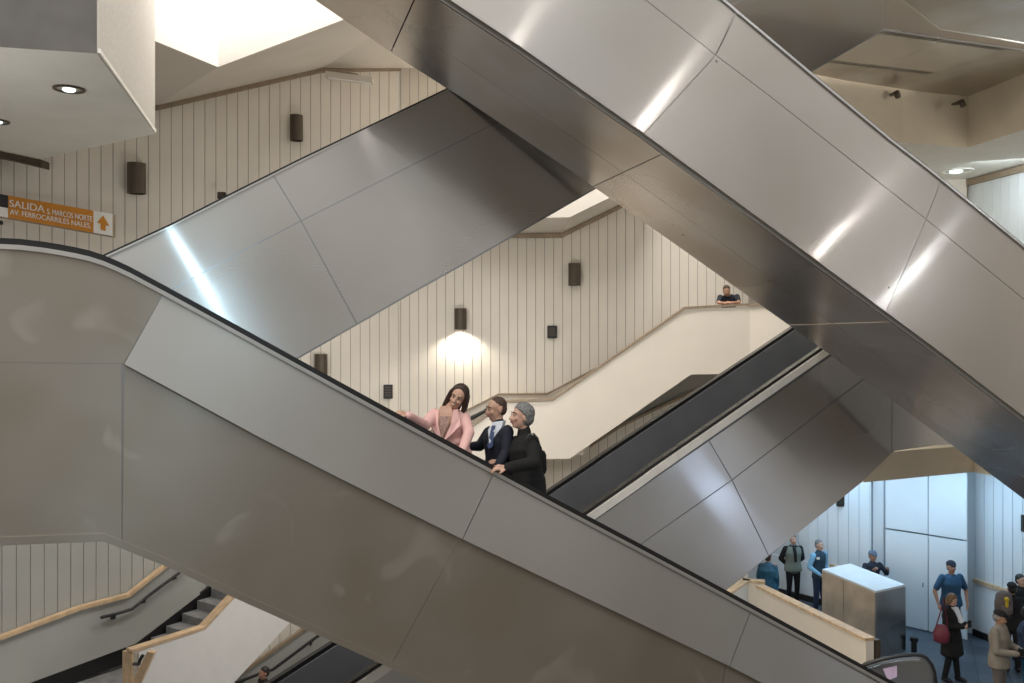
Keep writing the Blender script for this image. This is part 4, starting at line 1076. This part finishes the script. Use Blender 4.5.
M['blouse'] = plain('patterned_brown_blouse', (.33, .21, .17), .7, var=.45, scale=70)
slab('neckline', [nk + Vector(v) for v in ((-.06, -.11, .055), (.04, -.10, .055), (.055, -.13, .0), (.045, -.18, -.09), (-.035, -.215, -.24), (-.07, -.19, -.11), (-.075, -.135, .0))], (0, .08, 0), 'skin', pw)
slab('blouse', [nk + Vector(v) for v in ((-.055, -.155, -.03), (.035, -.15, -.03), (.03, -.19, -.09), (-.035, -.218, -.22), (-.06, -.195, -.11))], (0, .05, 0), 'blouse', pw)
slab('lapel', [nk + Vector(v) for v in ((-.11, -.11, .03), (-.07, -.145, .02), (-.07, -.20, -.10), (-.03, -.225, -.26), (-.08, -.215, -.2), (-.15, -.18, -.10), (-.13, -.15, -.05))], (0, .04, 0), 'pink', pw)
slab('lapel', [nk + Vector(v) for v in ((.10, -.10, .03), (.06, -.135, .02), (.045, -.19, -.10), (-.03, -.225, -.26), (.04, -.215, -.2), (.13, -.18, -.11), (.12, -.14, -.05))], (0, .04, 0), 'pink', pw)
bm = bmesh.new(); w_ = J['waist']; trunk(bm, [(w_ - Vector((0, 0, .02)), .157, .125, Vector((1, 0, 0))), (w_ + Vector((0, 0, .02)), .157, .125, Vector((1, 0, 0)))]); link('belt', bm, 'pink', pw, smooth=True)
# man in a navy suit
f = feet(499, 8.75); Y = 8.72
jj = dict(head=U(496.2, 409.5, Y), neck=U(498.5, 424, Y), shR=U(489.5, 431, Y + .17), shL=U(507.5, 430, Y - .15), elR=U(480, 446, Y + .2), wrR=U(468, 446.5, Y + .02),
          elL=U(506, 452, Y - .2), wrL=U(498, 466, Y - .28), chest=U(497.5, 440, Y), waist=U(498, 456, Y), pelvis=U(499, 470, Y), hipR=U(494, 474, Y + .08), hipL=U(503, 474, Y - .08),
          handR=((-1, -.3, .05), (0, 0, -1), (0, -1, 0)))
jj['knR'] = f + Vector((-.03, .1, .46)); jj['knL'] = f + Vector((-.05, -.08, .46)); jj['anR'] = f + Vector((0, .1, .08)); jj['anL'] = f + Vector((0, -.1, .08))
pm, J, h = person('man in navy suit and blue tie, between the other two escalator riders', f, -1.15, 1.74, jj, head=(0.02, .06, 0), skin='skin', hair='crop', hair_m='hair_short', top='navy', legs='navy', hem=.84, vox=.009)
nk = J['neck']
slab('shirt_front', [nk + Vector(v) for v in ((-.055, -.07, .025), (.045, -.10, .04), (.03, -.13, -.02), (-.085, -.16, -.17), (-.10, -.10, -.05))], (.03, .05, 0), 'shirt', pm)
slab('tie', [nk + Vector(v) for v in ((-.062, -.115, -.005), (-.035, -.125, -.005), (-.055, -.18, -.2), (-.095, -.17, -.22), (-.105, -.15, -.19))], (.01, .03, 0), 'tie', pm)
slab('pocket_square', [U(493.5 + a, 431 + b_, Y - .27) for a, b_ in ((0, 0), (2.2, -.6), (2.2, .6), (0, 1.2))], (0, .1, 0), 'shirt', pm)
# grey haired man in black
f = feet(527, 8.6); Y = 8.5
jj = dict(head=U(521.0, 417.2, Y), neck=U(524.5, 431.5, Y + .02), shR=U(516, 441, Y + .2), shL=U(532.5, 440.5, Y - .14), elR=U(508, 456, Y + .15), wrR=U(500, 462, Y),
          elL=U(533.5, 463, Y - .3), wrL=U(507, 468.2, 7.92), chest=U(524.5, 450, Y), waist=U(527, 468, Y), pelvis=U(528.5, 482, Y), hipR=U(524, 486, Y + .08), hipL=U(532, 486, Y - .08),
          handL=((-1, -.15, .05), (-.2, .3, -1), (-.2, -.5, .5)), handR=((-1, -.2, -.1), (0, 0, -1), (0, -1, 0)))
jj['knR'] = f + Vector((-.05, .1, .46)); jj['knL'] = f + Vector((-.06, -.08, .46)); jj['anR'] = f + Vector((0, .1, .08)); jj['anL'] = f + Vector((0, -.1, .08))
pg, J, h = person('grey curly haired man in black coat, hand on rail, lowest escalator rider', f, -1.2, 1.72, jj, head=(0, -.16, 0), skin='skin_pale', hair='curly', hair_m='hair_grey', top='blackcloth', legs='blackcloth', hem=.75, bulk=1.12, vox=.009)
bm = bmesh.new(); tube(bm, [U(x, y, yy) for x, y, yy in ((526, 440, 8.26), (529, 434.5, 8.26), (533.5, 433.5, 8.3), (537.5, 438, 8.3), (539.5, 446, 8.33))], .014, 8, squash=.5); link('backpack_strap', bm, 'strap', pg, smooth=True)
bm = bmesh.new(); limb(bm, [U(541, 455, 8.5), U(541.5, 470, 8.5)], [.05, .05]); link('coat_back', bm, 'blackcloth', pg, smooth=True)

# ---- man leaning on the landing parapet
z0 = U(720, 372, 18).z + .18
Y = 18.55; f = Vector((U(729, 0, Y).x, Y + .25, z0))
jj = dict(head=U(726.5, 291, Y - .1), neck=U(728, 294.5, Y - .02), shR=U(720.2, 297.2, Y), shL=U(737, 296.5, Y), elR=U(718.3, 303, Y - .42), wrR=U(727, 303, Y - .5), elL=U(739, 302.5, Y - .42), wrL=U(731, 302.6, Y - .5),
          chest=U(728.5, 302, Y + .06), waist=U(728.5, 309, Y + .15), pelvis=U(728.5, 317, Y + .22),
          handR=((1, -.1, 0), (0, 0, -1), (0, -1, 0)), handL=((-1, -.1, 0), (0, 0, -1), (0, -1, 0)))
jj['hipL'] = jj['pelvis'] + Vector((.09, 0, -.03)); jj['hipR'] = jj['pelvis'] + Vector((-.09, 0, -.03))
person('man in dark top leaning with folded arms on the stair parapet rail', f, 0, 1.62, jj, head=(-.2, .35, 0), skin='skin_tan', hair='short', hair_m='hair_short', top='navy', legs='navy', short=True, vox=.013)

# ---- man on the stairs behind the middle escalator, lower left
z0 = -8.3
f = Vector((U(264.5, 0, 17.6).x, 17.6, z0 + .23)); 
person('dark haired man in black on the stairs at lower left', f, -.9, 1.72, None, skin='skin_tan', hair='short', hair_m='hair_black', top='blackcloth', legs='blackcloth', vox=.014)

# ---- people in the lower hall
def at(px, Y): return Vector((U(px, 0, Y).x, Y, zfl))
person('person in teal padded coat half hidden below the middle escalator', at(768, 20.45), 2.6, 1.50, None, skin='skin_tan', hair='short', hair_m='hair_brown', top='teal', legs='blackcloth', bulk=1.3, hem=.7, cap='purplehat')
loc_back = {'elL': (.27, .08, 1.14), 'wrL': (.10, .17, .98), 'elR': (-.27, .08, 1.14), 'wrR': (-.10, .17, .98)}
a, J, h = person('standing person in grey-green jacket with black sleeves, hands behind back', at(793, 21.5), .1, 1.70, {'_local': loc_back}, skin='skin_pale', hair='short', hair_m='hair_short', top='olivegrey', sleeves='blackcloth', legs='blackcloth', bulk=1.12)
bm = bmesh.new(); c = J['chest']; limb(bm, [J['neck'] + Vector((0, -.07, -.02)), c + Vector((0, -.17, .02)), c + Vector((.01, -.17, -.17))], [.05, .04, .03], 10, .6); link('black_scarf', bm, 'blackcloth', a, smooth=True)
bm = bmesh.new(); trunk(bm, [((J['shL'] + J['shR']) / 2 + Vector((0, 0, -.02)), .17, .10, Vector((1, 0, 0))), ((J['shL'] + J['shR']) / 2 + Vector((0, 0, .035)), .12, .085, Vector((1, 0, 0)))]); link('shoulder_yoke', bm, 'blackcloth', a, smooth=True)
a, J, h = person('grey haired man in dark vest over light blue sleeves by the tan cabinet', at(819, 20.75), .5, 1.74, {'_local': {'elR': (-.28, .03, 1.13), 'wrR': (-.14, -.16, .98), 'anR': (-.09, .02, .08), 'anL': (.09, -.1, .08)}}, skin='skin_pale', hair='short', hair_m='hair_grey', top='darkteal', sleeves='lightblue', legs='denim')
bm = bmesh.new(); c = J['chest']; box(bm, c.x - .11, c.x - .04, c.y - .165, c.y - .15, c.z + .02, c.z + .07); link('badge', bm, 'signwhite', a)
person('man in grey cap and navy jacket leaning behind the tan cabinet', at(872.5, 20.0), .15, 1.66, {'_local': {'elR': (-.3, -.1, 1.22), 'wrR': (-.18, -.3, 1.37), 'elL': (.3, -.1, 1.22), 'wrL': (.2, -.3, 1.37)}}, skin='skin_tan', hair='short', hair_m='hair_grey', top='navy', legs='denim', cap='greycap')
person('large man in blue short-sleeved shirt and dark cap before the white doors', at(951, 18.5), .1, 1.80, {'_local': {'elL': (.33, .02, 1.14), 'wrL': (.28, -.1, .90), 'elR': (-.33, .02, 1.14), 'wrR': (-.30, -.06, .90)}}, head=(-.15, -.1, 0), skin='skin_tan', hair='short', hair_m='hair_black', top='bluecloth', legs='denim', short=True, bulk=1.14, cap='navy')
a, J, h = person('woman in a long black coat with a maroon shoulder bag looking at her phone', at(951.5, 16.7), .55, 1.63, {'_local': {'elL': (.24, -.05, 1.12), 'wrL': (.10, -.26, 1.18), 'elR': (-.23, -.02, 1.12), 'wrR': (-.04, -.27, 1.16), 'anR': (-.13, .06, .08), 'anL': (.13, -.05, .08)}}, head=(.1, .38, 0), skin='skin_pale', hair='bun', hair_m='hair_fair', top='blackcloth', legs='blackcloth', hem=.55, bulk=1.12, female=True)
slab('pale_scarf', [J['neck'] + Vector(v) for v in ((-.02, -.12, .02), (.09, -.08, .02), (.16, -.16, -.22), (.08, -.2, -.24))], (-.02, .06, 0), 'shirt', a)
ph = thing('phone', 'small phone held by the woman in the long black coat', 'phone', tuple(J['wrL'] + Vector((0, -.1, .05))))
bm = bmesh.new(); c = J['wrL'].lerp(J['wrR'], .5) + Vector((.02, -.12, .06)); box(bm, c.x - .035, c.x + .035, c.y - .006, c.y + .004, c.z - .06, c.z + .07); link('case', bm, 'black', ph)
bm = bmesh.new(); box(bm, c.x - .031, c.x + .031, c.y + .004, c.y + .007, c.z - .055, c.z + .065); link('screen', bm, 'eyewhite', ph)
hb = thing('handbag', 'maroon handbag hanging at the side of the woman in the long black coat', 'bag', tuple(U(941, 632, 16.5)))
bm = bmesh.new(); c = U(941.5, 633, 16.45); trunk(bm, [(c + Vector((0, 0, -.15)), .13, .07, Vector((.9, -.4, 0))), (c, .145, .07, Vector((.9, -.4, 0))), (c + Vector((0, 0, .14)), .09, .04, Vector((.9, -.4, 0)))]); link('bag_body', bm, 'maroon', hb, smooth=True)
bm = bmesh.new(); tube(bm, [c + Vector((-.09, 0, .15)), c + Vector((.02, .05, .42)), c + Vector((.12, .16, .62)), c + Vector((.1, -.02, .14))], .012, 8); link('strap', bm, 'maroon', hb, smooth=True)
a, J, h = person('man in a khaki jacket and dark cap holding a camera, front right of the hall', at(999, 15.3), .75, 1.74, {'_local': {'elL': (.24, -.08, 1.12), 'wrL': (.08, -.30, 1.12), 'elR': (-.24, -.04, 1.10), 'wrR': (-.06, -.30, 1.08)}}, head=(.25, .25, 0), skin='skin_tan', hair='short', hair_m='hair_grey', top='khaki', legs='greybrown', bulk=1.15, hem=.8, cap='blackcloth')
cm = thing('camera', 'black camera held at the chest of the man in the khaki jacket', 'camera', tuple(J['wrL']))
c = J['wrL'].lerp(J['wrR'], .5) + Vector((.07, -.06, .02)); bm = bmesh.new(); box(bm, c.x - .09, c.x + .09, c.y - .05, c.y + .05, c.z - .06, c.z + .06); bmesh.ops.bevel(bm, geom=bm.edges[:], offset=.012, segments=2, affect='EDGES'); link('camera_body', bm, 'black', cm)
bm = bmesh.new(); tube(bm, [c + Vector((.03, -.04, 0)), c + Vector((.09, -.17, -.01))], [.045, .05], 14); link('lens', bm, 'black', cm, smooth=True)
a, J, h = person('person in black with dark cap seen from behind, wearing a grey backpack', at(1012, 17.2), 3.0, 1.70, None, skin='skin_tan', hair='short', hair_m='hair_black', top='blackcloth', legs='blackcloth', cap='blackcloth', bulk=1.1)
bk = thing('backpack', 'grey-brown backpack with a yellow charm, worn by the person in the dark cap', 'backpack', tuple(at(1004, 16.85) + Vector((0, 0, 1))))
c = at(1003.5, 16.82) + Vector((0, 0, 1.42)); bm = bmesh.new(); trunk(bm, [(c - Vector((0, 0, .2)), .16, .11, Vector((1, 0, 0))), (c, .165, .12, Vector((1, 0, 0))), (c + Vector((0, 0, .17)), .14, .09, Vector((1, 0, 0)))], 16); link('bag_body', bm, 'greybrown', bk, smooth=True)
bm = bmesh.new(); trunk(bm, [(c + Vector((0, -.12, -.17)), .11, .04, Vector((1, 0, 0))), (c + Vector((0, -.12, -.03)), .11, .04, Vector((1, 0, 0)))], 14); link('front_pocket', bm, 'greybrown', bk, smooth=True)
ch = c + Vector((-.02, -.15, .10)); bm = bmesh.new(); ball(bm, ch, .045); limb(bm, [ch - Vector((0, 0, .05)), ch - Vector((0, 0, .12))], [.028, .032]); link('yellow_charm', bm, 'yellow', bk, smooth=True)
person('dark haired person in black whose face shows at the right edge', at(1020.5, 17.75), .2, 1.72, None, head=(.15, 0, 0), skin='skin_pale', hair='short', hair_m='hair_black', top='blackcloth', legs='blackcloth')
person('person in dark blue top cut by the right edge, hands in front', at(1027, 15.7), .9, 1.68, {'_local': {'elR': (-.24, -.04, 1.10), 'wrR': (-.08, -.30, 1.06), 'elL': (.24, -.08, 1.12), 'wrL': (.06, -.32, 1.04)}}, skin='skin_tan', hair='short', hair_m='hair_black', top='denim', legs='teal', bulk=1.15)

# ================================================================ unseen lamps added behind the camera to make streaks in the brushed steel
def glint(pl, px, py, T, r, power, col, N=None):
    p = pl.P(px, py); v = p.normalized(); n = -pl.n if N is None else N
    d = v - n * 2 * v.dot(n); q = p + d * T
    l = bpy.data.lights.new('glint_light', 'POINT'); l.energy = power; l.color = col; l.shadow_soft_size = r
    o = bpy.data.objects.new('glint_lamp', l); S.collection.objects.link(o); o.location = q
    print('glint', px, py, tuple(round(c, 2) for c in q))
glint(P4, 198, 272, 14, .06, 150, (.55, .82, 1))
glint(P3, 690, 66, 11, .10, 55, (1, .97, .95))
glint(P3, 865, 207, 11, .06, 42, (1, 1, .98))
glint(P3, 940, 240, 11, .08, 38, (.9, .95, 1))
glint(P3, 527, 20, 11, .10, 60, (1, .97, .95))
glint(P2, 715, 490, 10, .4, 50, (.6, .75, 1))
